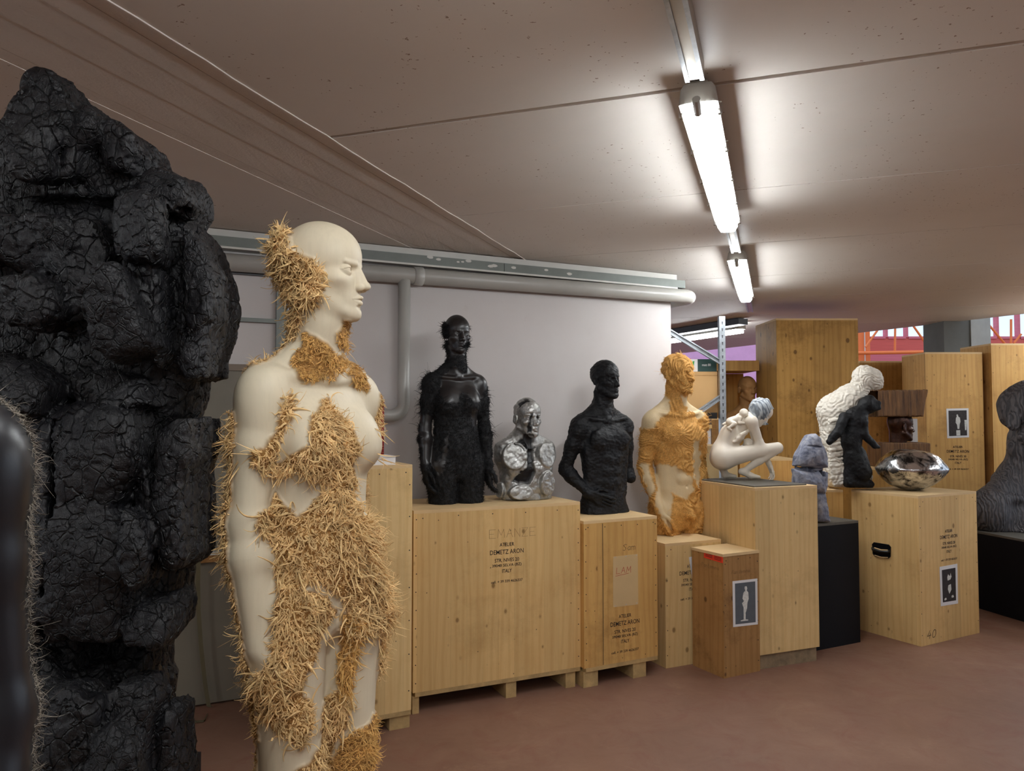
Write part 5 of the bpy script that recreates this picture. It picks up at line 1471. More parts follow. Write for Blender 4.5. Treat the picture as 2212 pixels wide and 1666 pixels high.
CH = [  # outline, distance towards the camera, half thickness, dome, tilt
 ([(85, 140), (110, 148), (135, 200), (158, 240), (146, 300), (130, 330), (126, 382), (95, 403), (60, 396), (42, 360), (20, 300), (30, 250), (60, 170)], .12, .05, .03, (.3, .25)),
 ([(150, 235), (190, 232), (222, 265), (230, 300), (190, 330), (178, 380), (150, 406), (130, 380), (142, 300)], .085, .05, .03, (-.5, .2)),
 ([(232, 262), (262, 266), (300, 290), (316, 335), (288, 385), (240, 372), (222, 320)], .06, .06, .03, (-.3, 0)),
 ([(330, 350), (385, 377), (412, 400), (414, 440), (396, 467), (350, 452), (310, 422), (300, 380)], .06, .06, .03, (-.2, .3)),
 ([(252, 432), (298, 408), (332, 420), (356, 450), (362, 540), (340, 572), (290, 572), (262, 548), (248, 480)], .13, .05, .03, (-.3, .1)),
 ([(268, 566), (350, 560), (366, 640), (362, 765), (342, 800), (326, 760), (296, 640)], .08, .06, .02, (-.5, -.1)),
 ([(190, 628), (235, 570), (272, 576), (306, 660), (326, 745), (300, 766), (240, 780), (205, 757), (196, 690)], .17, .055, .015, (.15, -.25)),
 ([(402, 480), (452, 545), (475, 600), (476, 690), (448, 770), (400, 800), (380, 700), (388, 600)], .06, .06, .03, (-.4, 0)),
 ([(410, 730), (452, 740), (449, 815), (412, 826), (385, 780)], .09, .05, .02, (0, .2)),
 ([(395, 905), (427, 902), (426, 985), (414, 1030), (419, 1200), (402, 1226), (350, 1236), (326, 1180), (332, 1110), (296, 1080), (330, 950)], .06, .07, .03, (-.25, 0)),
 ([(300, 1302), (360, 1292), (376, 1325), (368, 1376), (340, 1403), (290, 1382), (268, 1350)], .09, .06, .03, (0, .2)),
 ([(75, 900), (180, 862), (300, 885), (318, 1000), (268, 1095), (312, 1130), (322, 1240), (262, 1382), (160, 1392), (60, 1382)], .09, .06, .08, (-.1, 0)),
 ([(265, 1095), (300, 1120), (322, 1180), (320, 1250), (290, 1300), (262, 1200)], .15, .04, .02, (0, .1)),
 ([(-90, 440), (60, 470), (150, 470), (195, 520), (178, 640), (60, 590), (0, 560), (-90, 600)], .09, .06, .03, (0, -.3)),
 ([(18, 605), (70, 578), (128, 615), (138, 690), (92, 722), (30, 708), (12, 650)], .15, .045, .035, (.1, 0)),
 ([(130, 470), (222, 462), (252, 540), (240, 630), (185, 705), (130, 650)], .07, .06, .03, (.2, 0)),
 ([(-100, 740), (60, 780), (130, 830), (110, 900), (-100, 900)], .12, .06, .04, (0, .4)),
 ([(150, 800), (240, 790), (320, 820), (350, 880), (250, 900), (160, 860)], .07, .05, .03, (0, .5)),
 ([(-60, 1400), (60, 1440), (150, 1500), (150, 1470), (110, 1400), (40, 1380)], .08, .05, .02, (0, 0)),
 ([(50, 1490), (105, 1490), (150, 1482), (185, 1465), (212, 1490), (226, 1560), (200, 1760), (40, 1760)], .16, .05, .03, (0, .15)),
 ([(226, 1510), (262, 1468), (310, 1480), (330, 1520), (322, 1620), (322, 1760), (200, 1760)], .12, .05, .03, (0, .2)),
 ([(180, 1600), (240, 1560), (300, 1620), (290, 1780), (170, 1780)], .19, .04, .03, (0, .2)),
 ([(330, 1600), (340, 1548), (370, 1520), (396, 1534), (399, 1640), (397, 1760), (326, 1760)], .05, .06, .03, (0, 0))]
for poly, f, th, dm, tl in CH:
    v.slab([tuple(at_y(x, y, CYD - f - th * .4)[[0, 2]]) for x, y in poly], CYD - f, th, .006, .004, dome=dm * .6, tilt=tl)
# hollows and clefts
CYD_ = CYD
def cp(poly): return [tuple(at_y(x, y, CYD - .14)[[0, 2]]) for x, y in poly]
v.slab(cp([(130, 1400), (310, 1400), (320, 1450), (258, 1462), (226, 1500), (180, 1462), (130, 1470)]), CYD - .12, .12, .02, .02, 's')
v.slab(cp([(40, 412), (230, 412), (240, 455), (130, 462), (50, 450)]), CYD - .14, .10, .01, .015, 's')
v.slab(cp([(150, 1372), (156, 1372), (150, 1440), (146, 1440)]), CYD, .5, .003, .003, 's')
v.slab(cp([(130, 905), (136, 1060), (118, 1240), (100, 1380), (96, 1380), (112, 1240), (128, 1060)]), CYD - .13, .06, .004, .004, 's')
v.slab(cp([(364, 380), (372, 400), (402, 800), (392, 800), (356, 420)]), CYD - .09, .05, .01, .01, 's')
v.slab(cp([(330, 440), (366, 450), (378, 560), (372, 700), (364, 700), (362, 560)]), CYD - .12, .05, .01, .01, 's')
v.slab(cp([(290, 905), (330, 930), (330, 1080), (322, 1080), (300, 1000)]), CYD - .12, .05, .01, .01, 's')
v.slab(cp([(326, 1100), (336, 1220), (320, 1300), (312, 1250)]), CYD - .1, .05, .01, .01, 's')
def char_noise(P):
    q = P * np.array([1, 1, .8], np.float32)
    n = vnoise(q * 13, 3) * .007 + vnoise(q * 30, 5) * .004
    f1, f2 = worley(q * 24 + vnoise(q * 30, 6)[..., None] * .25, 2)
    return n + .006 * np.clip(.09 - (f2 - f1), 0, .09) / .09 + .0015 * vnoise(q * 75, 9)
lo = at_y(-185, 1720, CYD); 
zc = .42
V, F = v.mesh((-2.02 + .60, 1.30, zc), (-.50 - .02, 1.85, 2.40), .0052, noise=char_noise)
N = vnormals(V, F)
f1, f2 = worley(V * 52 + vnoise(V * 40, 6)[:, None] * .3, 8)
V = V - N * (.0030 * np.clip(.10 - (f2 - f1), 0, .10) / .10)[:, None]
ch = empty('charred_figure', (-1.2, CYD, 0), 'huge charred black cracked wooden figure filling the left side', 'sculpture')
mesh_obj('charred_trunk', V, F, M['charred'], ch, True)
MB().box((-1.50, 1.40, 0), (.76, 0, 0), (0, .44, 0), (0, 0, float(V[:, 2].min()) + .03)).build('base_block', M['black_lacquer'], ch)

# ------------------------------------------------------------------ further sculptures
M['ebony'] = mat_body('polished_black_wood', (34, 31, 31), (12, 12, 15), .34, .12, 60, .5, False, .75, .1)
M['ebony2'] = mat_body('polished_black_wood_near', (20, 20, 24), (14, 14, 16), .33, .04, 60, .5, False, .75, .1)
M['fibre_black'] = m_plain('black_fibres', (11, 11, 14), .7, var=.2, scale=30, spec=.3)
M['fibre_grey'] = m_plain('grey_brown_fibres', (112, 104, 94), .8, var=.2, scale=60, spec=.2)
M['rough_black'] = mat_body('rough_black_wood', (12, 13, 17), (12, 13, 17), .55, .8, 60, .3, False, .55, .2)
M['ochre'] = mat_body('ochre_limewood', (206, 184, 146), (204, 153, 84), .5, .35, 60, .3, True, .8, .03)
M['ochre_fibre'] = m_plain('ochre_fibres', (216, 166, 94), .8, var=.12, scale=30, spec=.2)
M['clay'] = mat_body('terracotta_clay', (176, 132, 84), (150, 110, 70), .6, .3, 60, .3, False, .8, .1)
M['marble'] = mat_body('white_wood', (226, 216, 200), (226, 216, 200), .42, .03, 60, .4, False, .5, .02)
t = NT('silver_cast'); vv = t.coord('Object'); at = t.n('ShaderNodeAttribute', attribute_name='patch')
nn_ = t.noise(vv, 34, 6, .7); c = t.ramp(nn_, [(.3, lin((128, 126, 120))), (.7, lin((196, 196, 194)))]); c = t.mix(at.outputs['Fac'], c, lin((8, 8, 12)))
t.set(color=c, metal=t.math('SUBTRACT', .75, at.outputs['Fac']), rough=t.ramp(nn_, [(.3, (.5,) * 3), (.7, (.30,) * 3)]), normal=t.bump(t.noise(vv, 60, 5, .6), .45, .006)); M['silver'] = t.m
t = NT('dark_chrome'); vv = t.coord('Object')
n1 = t.noise(vv, 12, 4, .6, .5); c = t.ramp(n1, [(.38, lin((64, 63, 64))), (.55, lin((222, 222, 224)))])
t.set(color=c, metal=1.0, rough=t.ramp(t.noise(vv, 7, 4, .6), [(.35, (.14,) * 3), (.65, (.34,) * 3)]), normal=t.bump(t.noise(vv, 9, 3, .5), .5, .03, t.bump(n1, .35, .006))); M['chrome'] = t.m
t = NT('grey_carved_wood'); vv = t.coord('Object', (1, 1, .35))
wv = t.n('ShaderNodeTexWave', wave_type='BANDS', bands_direction='X'); t.l(vv, wv.inputs['Vector']); wv.inputs['Scale'].default_value = 13; wv.inputs['Distortion'].default_value = 14; wv.inputs['Detail'].default_value = 3; wv.inputs['Detail Scale'].default_value = 1.2
c = t.ramp(wv.outputs['Fac'], [(.2, lin((52, 50, 54))), (.8, lin((84, 80, 82)))])
t.set(color=c, rough=.6, normal=t.bump(wv.outputs['Fac'], .6, .012)); M['grey_wood'] = t.m
t = NT('old_oak'); vv = t.coord('Object', (1, 1, .06)); g = t.noise(vv, 55, 5, .7)
c = t.ramp(g, [(.35, lin((70, 44, 24))), (.65, lin((134, 96, 58)))]); t.set(color=c, rough=.7, normal=t.bump(g, .8, .01)); M['oak'] = t.m
M['bronze'] = m_plain('dark_bronze', (62, 36, 24), .3, var=.3, scale=40, metal=.5, bump=.3, bscale=50)
t = NT('blue_grey_paint'); vv = t.coord('Object'); n1 = t.noise(vv, 14, 6, .7, .6)
c = t.ramp(n1, [(.34, lin((70, 76, 98))), (.5, lin((128, 132, 148))), (.68, lin((166, 166, 174)))]); t.set(color=c, rough=.7, normal=t.bump(n1, .6, .01)); M['bluegrey'] = t.m
t = NT('plaster_white'); vv = t.coord('Object'); n1 = t.noise(vv, 40, 4, .6); t.set(color=t.ramp(n1, [(.3, lin((206, 198, 184))), (.7, lin((232, 226, 214)))]), rough=.65, normal=t.bump(n1, .4, .006)); M['plaster'] = t.m
t = NT('headscarf'); vv = t.coord('Object', (1, 1, .5)); wv = t.n('ShaderNodeTexWave', wave_type='BANDS', bands_direction='DIAGONAL'); t.l(vv, wv.inputs['Vector']); wv.inputs['Scale'].default_value = 16; wv.inputs['Distortion'].default_value = 8; wv.inputs['Detail'].default_value = 2
t.set(color=t.ramp(wv.outputs['Fac'], [(.1, lin((104, 112, 122))), (.45, lin((160, 168, 176))), (.8, lin((184, 190, 194)))]), rough=.6, normal=t.bump(wv.outputs['Fac'], .4, .006)); M['scarf'] = t.m

def spread(F, n, x, it):
    E = np.concatenate([F[:, [0, 1]], F[:, [1, 2]], F[:, [2, 3]], F[:, [3, 0]]]); E = np.concatenate([E, E[:, ::-1]]); dg = np.bincount(E[:, 0], minlength=n) + 1e-9
    x = x.astype(float)
    for _ in range(it): x = np.bincount(E[:, 0], x[E[:, 1]], n) / dg
    return x
def fringe(V, F, mask, n, L, wd, mat, parent, seed=0, curl=.5, lift=(.2, .6), droop=.5, bias=(0, 0, -.5), name='fibres'):
    P, Nn, _ = sample_surface(V, F, mask, n, seed)
    if len(P) == 0: return
    r = np.random.default_rng(seed)
    T = np.stack([vnoise(P * 16, 11), vnoise(P * 16, 21), vnoise(P * 16, 31)], -1) * 1.6 + np.array(bias) + r.normal(size=P.shape) * .4
    T -= Nn * (T * Nn).sum(1, keepdims=True); T /= np.linalg.norm(T, axis=1, keepdims=True) + 1e-9
    sV, sF = strands(P - Nn * .001, Nn, T, L * np.exp(r.normal(size=len(P)) * .4), wd, curl, 5, lift[0] + lift[1] * r.random((len(P), 1)), droop, seed + 1)
    o = mesh_obj(name, sV, sF, mat, parent, False); o['kind'] = 'stuff'
    return o
def facing_uv(VW, NW):
    vw = VW - np.array([0, 0, CAM_H]); vw /= np.linalg.norm(vw, axis=1, keepdims=True)
    return -(vw * NW).sum(1), project(VW)

# ---- black polished shoulder at the very left edge (nearest the camera)
v = Vol(); torso_female(v, False)
v.sub(head_vol(False), place((0, .022, 1.615)), 1.0)
for s in (1, -1):
    arm_vol(v, (s * .150, -.014, 1.330), (s * .172, -.03, 1.06), (s * .150, .02, .82), (0, .1, -1), (0, 1, .1), R=(.056, .052, .044, .030), curl=.3, k=.05)
v.plane((0, 0, .80), (0, 0, -1))
V, F = v.mesh((-.30, -.2, .78), (.30, .24, 1.77), .0045); V = relax(V, F, 2)
by = math.radians(15); BO = np.array([-.541 - .178 * math.cos(by), .78 - .178 * math.sin(by), .125])
VW, FW = to_world(V, F, BO, by); NW = vnormals(VW, FW)
e = empty('black_torso', (float(BO[0]), float(BO[1]), 0), 'glossy black carved arm and shoulder cut off by the left edge of the picture', 'sculpture')
fc, uv = facing_uv(VW, NW)
m = (V[:, 0] > .05) & (fc < .30) & (V[:, 1] < .04) & (V[:, 2] < 1.42)
dp = spread(FW, len(VW), m, 3)
b = mesh_obj('body', VW, FW, M['ebony2'], e, True); set_attr(b, 'patch', dp)
fringe(VW, FW, m, 15000, .011, .0005, M['fibre_grey'], e, 3, .8, (.4, .6), .1)
MB().box((BO[0] - .24, BO[1] - .22, 0), (.48, 0, 0), (0, .44, 0), (0, 0, .125 + .805)).build('plinth', M['pine2'], e)

# ---- black woman with fibres
base = at_z(984, 1086, C2.h); s_ = .93; cutz = .615
v = Vol(); torso_female(v)
HM = place((0, .022, 1.615), yaw=-math.radians(2)); v.sub(head_vol(False, ears=False), HM, 1.0)
for s in (1, -1):
    arm_vol(v, (s * .148, -.014, 1.322), (s * .184, -.015, 1.06), (s * .195, .035, .83), (s * -.05, .10, -1), (0, 1, .1), R=(.048, .038, .034, .026), curl=.35)
v.plane((0, 0, cutz), (0, 0, -1))
V, F = v.mesh((-.30, -.2, .58), (.30, .26, 1.77), .0034); V = relax(V, F, 1, .3)
DY = math.radians(22)
O = np.array([base[0], base[1], C2.h - cutz * s_ + .0005]); VW, FW = to_world(V, F, O, DY, s_); NW = vnormals(VW, FW); fc, uv = facing_uv(VW, NW)
jit = np.stack([vnoise(VW * 40, 5), vnoise(VW * 40, 9)], -1) * 4
smooth = np.zeros(len(V), bool)
for poly in ([(940, 660), (1030, 660), (1013, 700), (1010, 735), (990, 765), (972, 745), (966, 700), (960, 690)], [(955, 815), (970, 800), (985, 795), (1000, 812), (1030, 790), (1060, 830), (1046, 845), (1042, 858), (1024, 870), (1010, 852), (996, 848), (985, 868), (962, 868), (950, 850)],
             [(905, 895), (936, 895), (940, 1000), (955, 990), (962, 950), (970, 930), (964, 1000), (948, 1030), (930, 1000), (912, 1000)], [(1018, 885), (1032, 885), (1034, 920), (1024, 920)], [(962, 740), (1005, 755), (1003, 768), (975, 765)]):
    smooth |= in_poly(uv + jit, poly)
smooth |= (V[:, 2] > 1.57) & (np.abs(V[:, 0]) < .058)
smooth |= (np.abs(V[:, 0]) < .09) & (V[:, 2] > 1.69)
m = ~smooth & ~((V[:, 2] > 1.33) & (np.abs(V[:, 0]) > .06) & (V[:, 0] > 0))
dp = spread(FW, len(V), m, 3)
VW = VW + NW * (dp * (.002 + .004 * vnoise(VW * 60, 4)))[:, None]
e = empty('black_woman', tuple(base), 'glossy black half figure of a bald woman with black fibres, on the wide crate', 'sculpture')
b = mesh_obj('body', VW, FW, M['ebony'], e, True); set_attr(b, 'patch', dp)
fringe(VW, FW, m & (fc > -.5), 15000, .014, .0012, M['fibre_black'], e, 5, .6, (.2, .5), .8)
fringe(VW, FW, m & (np.abs(V[:, 0]) > .15) & (V[:, 2] > 1.0), 350, .042, .0013, M['fibre_black'], e, 6, .7, (.5, .8), 1.2)
fringe(VW, FW, m & (V[:, 2] > 1.54), 900, .022, .0015, M['fibre_black'], e, 7, .6, (.4, .6), .5)

# ---- silver bust with four flat cut faces
base = at_z(1136, 1079, C2.h); cutz = 1.118
v = Vol(); torso_male(v, False)
HM = place((0, .030, 1.600), yaw=-math.radians(12)); v.sub(head_vol(True), HM, 1.0)
for s in (1, -1):
    v.ell((s * .142, -.01, 1.375), (.052, .060, .072), .03)
v.cyl((-.100, .075, 1.375), (-.22, 1, .16), .072, .036, .008, .006, asp=1.12)
v.cyl((.092, .068, 1.375), (.30, 1, .20), .058, .032, .008, .006, asp=1.25)
v.cyl((-.070, .090, 1.165), (-.1, 1, .12), .070, .034, .008, .006, asp=.62)
v.cyl((.092, .078, 1.215), (.35, 1, -.05), .052, .034, .008, .006, asp=1.4)
v.cyl((-.155, .02, 1.175), (-1, .6, .1), .028, .03, .008, .006, asp=1.7)
v.plane((0, 0, cutz), (0, 0, -1))
V, F = v.mesh((-.26, -.2, 1.1), (.26, .22, 1.76), .003)
DY = math.radians(20)
O = np.array([base[0], base[1] + .03, C2.h - cutz + .0005]); VW, FW = to_world(V, F, O, DY, .97); VW[:, 2] += (C2.h + .0005) - VW[:, 2].min(); NW = vnormals(VW, FW); fc, uv = facing_uv(VW, NW)
m = np.zeros(len(V), bool)
for poly in ([(1112, 958), (1128, 948), (1132, 938), (1152, 938), (1155, 960), (1150, 990), (1158, 1020), (1145, 1045), (1105, 1042), (1120, 1025), (1140, 1010), (1141, 985), (1135, 970)],
             [(1140, 920), (1144, 900), (1148, 900), (1149, 915), (1146, 935), (1138, 935)], [(1118, 872), (1135, 860), (1145, 864), (1127, 876), (1121, 884)], [(1158, 900), (1164, 893), (1164, 912), (1160, 912)], [(1145, 895), (1152, 890), (1151, 905), (1146, 908)]):
    m |= in_poly(uv + np.stack([vnoise(VW * 60, 5), vnoise(VW * 60, 9)], -1) * 3, poly) & (fc > 0)
dp = spread(FW, len(V), m, 2)
VW = VW + NW * (-.014 * dp * (V[:, 2] < 1.5) - .004 * dp + .0030 * vnoise(VW * 42, 3) * (1 - dp) + .0015 * vnoise(VW * 90, 3))[:, None]
e = empty('silver_bust', (float(O[0]), float(O[1]), C2.h), 'silver metal bust with flat cut discs and black hollow chest', 'sculpture')
b = mesh_obj('bust', VW, FW, M['silver'], e, True); set_attr(b, 'patch', dp)

# ---- rough black man
base = at_z(1306, 1108, C3.h); cutz = .865; s_ = 1.0
v = Vol(); torso_male(v)
HM = place((0, .018, 1.668), yaw=-math.radians(14)); v.sub(head_vol(True), HM, 1.0)
arm_vol(v, (-.172, -.014, 1.385), (-.232, -.075, 1.125), (-.150, .055, .985), (.75, .40, -.38), (.2, .3, 1), R=(.052, .042, .036, .026), curl=.22, hs=1.0)
arm_vol(v, (.172, -.014, 1.385), (.212, -.035, 1.10), (.21, .03, 1.0), R=(.050, .038, .038, .026), hand_=False, cut=.35)
v.plane((0, 0, cutz), (0, 0, -1))
V, F = v.mesh((-.31, -.2, .84), (.30, .26, 1.81), .0036)
DY = math.radians(30)
O = np.array([base[0], base[1] + .03, C3.h - cutz * s_ + .0005]); VW, FW = to_world(V, F, O, DY, s_); NW = vnormals(VW, FW)
f1, f2 = worley(VW * np.array([34, 34, 70]), 4)
VW = VW + NW * (.004 * vnoise(VW * 28, 3) + .004 * (.5 - f1) + .002 * vnoise(VW * 80, 5))[:, None]
VW[:, 2] = np.maximum(VW[:, 2], C3.h + .0005)
e = empty('black_man', (float(O[0]), float(O[1]), C3.h), 'rough matt black half figure of a man, one hand at his hip', 'sculpture')
b = mesh_obj('body', VW, FW, M['rough_black'], e, True); set_attr(b, 'patch', np.zeros(len(V)))

# ---- ochre man with fibres
base = at_z(1466, 1152, C4.h); s_ = 1.10; cutz = .725
v = Vol(); torso_male(v)
HM = place((0, .018, 1.668), yaw=-math.radians(18)); v.sub(head_vol(True, blank=False), HM, 1.0)
arm_vol(v, (-.172, -.014, 1.385), (-.205, -.04, 1.115), (-.165, .055, .865), (.12, .12, -1), (.1, 1, .2), R=(.052, .042, .038, .028), curl=.25)
arm_vol(v, (.172, -.014, 1.385), (.200, -.05, 1.12), (.185, .0, .87), (-.05, .05, -1), (0, 1, 0), R=(.052, .042, .038, .028), curl=.25)
v.cone((0, .10, .885), (.006, .128, .835), .020, .018, .02); v.ell((0, .10, .845), (.030, .026, .026), .015)
v.plane((0, 0, cutz), (0, 0, -1))
V, F = v.mesh((-.31, -.2, .71), (.30, .26, 1.81), .0036); V = relax(V, F, 1, .3)
DY = math.radians(25)
O = np.array([base[0], base[1] + .03, C4.h - cutz * s_ + .0005]); VW, FW = to_world(V, F, O, DY, s_); NW = vnormals(VW, FW); fc, uv = facing_uv(VW, NW)
smooth = np.zeros(len(V), bool)
jit = np.stack([vnoise(VW * 40, 5), vnoise(VW * 40, 9)], -1) * 5
for poly in ([(1370, 925), (1384, 890), (1398, 866), (1432, 848), (1450, 870), (1446, 892), (1424, 905), (1414, 925)], [(1470, 855), (1500, 862), (1522, 900), (1506, 908), (1494, 890), (1482, 884)],
             [(1414, 1005), (1440, 1004), (1470, 1012), (1490, 1030), (1500, 1056), (1482, 1078), (1452, 1066), (1450, 1110), (1452, 1150), (1436, 1130), (1416, 1090)], [(1383, 1000), (1400, 1000), (1412, 1060), (1402, 1078)], [(1497, 950), (1512, 950), (1512, 1060), (1500, 1040)]):
    smooth |= in_poly(uv + jit, poly)
m = ~smooth
dp = spread(FW, len(V), m, 3)
w1 = np.sin(62 * fbm(VW * 5.5, 2, 8) + VW[:, 2] * 60)
VW = VW + NW * (dp * (.003 + .0032 * w1 + .004 * vnoise(VW * 40, 4)))[:, None]
VW[:, 2] = np.maximum(VW[:, 2], C4.h + .0005)
e = empty('ochre_man', (float(O[0]), float(O[1]), C4.h), 'ochre and cream wooden half figure of a man covered in ridged fibres', 'sculpture')
b = mesh_obj('body', VW, FW, M['ochre'], e, True); set_attr(b, 'patch', dp)
fringe(VW, FW, m & (fc > -.4), 16000, .011, .0013, M['ochre_fibre'], e, 15, .6, (.1, .35), .6)
fringe(VW, FW, m & (fc < .4) & (fc > -.3), 1200, .022, .0014, M['ochre_fibre'], e, 16, .7, (.4, .6), .8)

# ---- terracotta bust in the open crate
BY = 7.2
v = Vol(); torso_male(v, False); cutz = 1.20
HM = place((0, .018, 1.668), yaw=-math.radians(6)); v.sub(head_vol(True), HM, 1.0)
for s in (1, -1): v.ell((s * .172, -.01, 1.38), (.052, .056, .07), .03); v.cone((s * .18, -.01, 1.36), (s * .20, -.02, 1.15), .048, .042, .03)
v.plane((0, 0, cutz), (0, 0, -1))
V, F = v.mesh((-.27, -.2, 1.18), (.27, .22, 1.82), .0042)
hc = at_y(1613, 843, BY); s_ = 1.05
O = np.array([hc[0], BY, NICHE_Z - cutz * s_ + .0005]); zz = hc[2] - 1.66 * s_; extra = zz - O[2]
VW, FW = to_world(V, F, np.array([hc[0], BY, zz]), math.radians(8), s_); NW = vnormals(VW, FW)
VW = VW + NW * (.003 * vnoise(VW * 30, 3))[:, None]
e = empty('clay_bust', (float(hc[0]), BY, NICHE_Z), 'brown terracotta bust of a bald man inside the open crate', 'sculpture')
b = mesh_obj('bust', VW, FW, M['clay'], e, True); set_attr(b, 'patch', (V[:, 2] < 1.3).astype(float))
bz = float(VW[:, 2].min())
if bz - NICHE_Z > .004: MB().box((hc[0] - .11, BY - .10, NICHE_Z + .0005), (.22, 0, 0), (0, .2, 0), (0, 0, bz - NICHE_Z + .004)).build('bust_base', M['oak'], e)

# ---- white crouching woman with headscarf and baby on her back
CYR = 5.03; SC = F_PX / CYR
def q(px, py, dy=0.0): return at_y(px, py, CYR + dy)
def R(n): return n / SC
v = Vol()
v.ell(q(1560, 992), (R(25), R(27), R(25)), R(8)); v.ell(q(1562, 996, -.05), (R(24), R(20), R(22)), R(10)); v.ell(q(1556, 996, .05), (R(22), R(20), R(22)), R(10))
v.cone(q(1564, 975), q(1580, 945), R(24), R(22), R(12)); v.cone(q(1580, 945), q(1606, 918), R(22), R(22), R(12))
v.ell(q(1612, 916), (R(20), R(34), R(15)), R(10))
v.cone(q(1612, 910), q(1634, 898), R(10), R(9), R(8))
for dy, el, wr in ((-.11, (1641, 962), (1660, 1006)), (.10, (1632, 958), (1628, 968))):
    v.ell(q(1624, 916, dy), (R(12), R(12), R(13)), R(8)); v.cone(q(1625, 918, dy), q(*el, dy * .9), R(11), R(8), R(6)); v.cone(q(*el, dy * .9), q(*wr, dy * .5), R(8), R(5.5), R(5))
hw = q(1662, 1010, -.05); hand_vol(v, hw, q(1670, 1031, -.05) - hw, np.array([.3, -1, 0.]), .62, .35)
hw = q(1622, 960, .02); hand_vol(v, hw, q(1612, 972, -.02) - hw, np.array([.3, 0, 1.]), .5, .4)
v.cone(q(1566, 994, -.06), q(1640, 980, -.09), R(23), R(14), R(10)); v.cone(q(1640, 980, -.09), q(1680, 972, -.09), R(14), R(11), R(6))
v.cone(q(1680, 975, -.09), q(1640, 1000, -.085), R(10), R(9), R(4)); v.cone(q(1640, 1000, -.085), q(1609, 1022, -.07), R(9), R(6), R(4))
v.cone(q(1602, 1024, -.07), q(1622, 1033, -.07), R(7), R(6), R(5)); v.cone(q(1622, 1033, -.07), q(1640, 1036, -.08), R(6), R(3.2), R(4))
v.cone(q(1560, 1000, .07), q(1630, 972, .10), R(19), R(13), R(8)); v.cone(q(1630, 974, .10), q(1566, 1014, .06), R(10), R(7), R(4)); v.cone(q(1560, 1012, .02), q(1566, 1030, .02), R(9), R(7), R(4)); v.cone(q(1566, 1031, .02), q(1588, 1034, .02), R(7), R(3.5), R(4))
# ribs and spine hints
for k in range(3): v.cone(q(1585 + 8 * k, 960 - 8 * k, -.09), q(1604 + 8 * k, 950 - 8 * k, -.08), R(3), R(3), R(5))
v.ell(q(1616, 962, -.04), (R(9), R(10), R(10)), R(6))
hv = head_vol(False, ears=False)
v.sub(hv, place(q(1646, 898), yaw=-math.radians(84), pitch=math.radians(48)), .66)
lo = q(1505, 1050, -.30); hi = q(1700, 850, .30)
V, F = v.mesh(lo, hi, .0022); V = relax(V, F, 1, .3)
zmin = V[:, 2].min(); dz = C6.h + .009 - zmin
e = empty('crouching_woman', (float(q(1600, 1000)[0]), CYR, C6.h), 'small white statue of a crouching nude woman with a baby on her back', 'sculpture')
b = mesh_obj('body', V + np.array([0, 0, dz]), F, M['marble'], e, True); set_attr(b, 'patch', np.zeros(len(V)))
v = Vol(); v.ell(q(1642, 890), (R(24), R(23), R(25)), R(6), rot=None); v.cone(q(1630, 905), q(1648, 918), R(13), R(6), R(6)); v.cone(q(1646, 917), q(1656, 920), R(5), R(4), R(3)); v.cone(q(1630, 872), q(1642, 868), R(4), R(4), R(3))
v.cone(q(1656, 874), q(1667, 890), R(8), R(5), R(4))
v.ell(q(1664, 905), (R(13), R(17), R(17)), R(3), 's')
V, F = v.mesh(q(1600, 940, -.12), q(1680, 855, .12), .0025)
V = V + vnormals(V, F) * (.002 * np.sin(V[:, 0] * 260 + V[:, 2] * 120 + 4 * vnoise(V * 18, 2)))[:, None]
o = mesh_obj('headscarf', V + np.array([0, 0, dz]), F, M['scarf'], e, True); o['label'] = 'grey blue headscarf tied under the chin'
v = Vol()
v.ell(q(1607, 897, -.06), (R(9.5), R(9), R(9)), R(3)); v.ell(q(1609, 900, -.078), (R(6), R(5), R(5)), R(3)); v.cone(q(1600, 908, -.05), q(1578, 916, -.05), R(8), R(9), R(5))
v.cone(q(1598, 908, -.07), q(1597, 919, -.08), R(4), R(3), R(2)); v.cone(q(1597, 919, -.08), q(1613, 920, -.085), R(3.2), R(2.6), R(2)); v.cone(q(1613, 920, -.085), q(1617, 919, -.08), R(2.6), R(2), R(1))
v.cone(q(1576, 918, -.06), q(1588, 921, -.09), R(6), R(4), R(3)); v.cone(q(1588, 921, -.09), q(1573, 930, -.09), R(4), R(2.6), R(2)); v.cone(q(1573, 930, -.09), q(1579, 934, -.095), R(2.6), R(2), R(2))
v.cone(q(1572, 918, -.03), q(1562, 922, -.04), R(4), R(2.5), R(2))
V, F = v.mesh(q(1550, 950, -.16), q(1630, 880, .04), .0018)
mesh_obj('baby_figure', V + np.array([0, 0, dz]), F, M['marble'], e, True).data
o = [c for c in e.children if c.name.startswith('baby')][0]; set_attr(o, 'patch', np.zeros(len(V)))
MB().box(C6.top(.02, .03), C6.U * .40, C6.V * .56, Z * .008).build('slate_base', M['slate'], e)

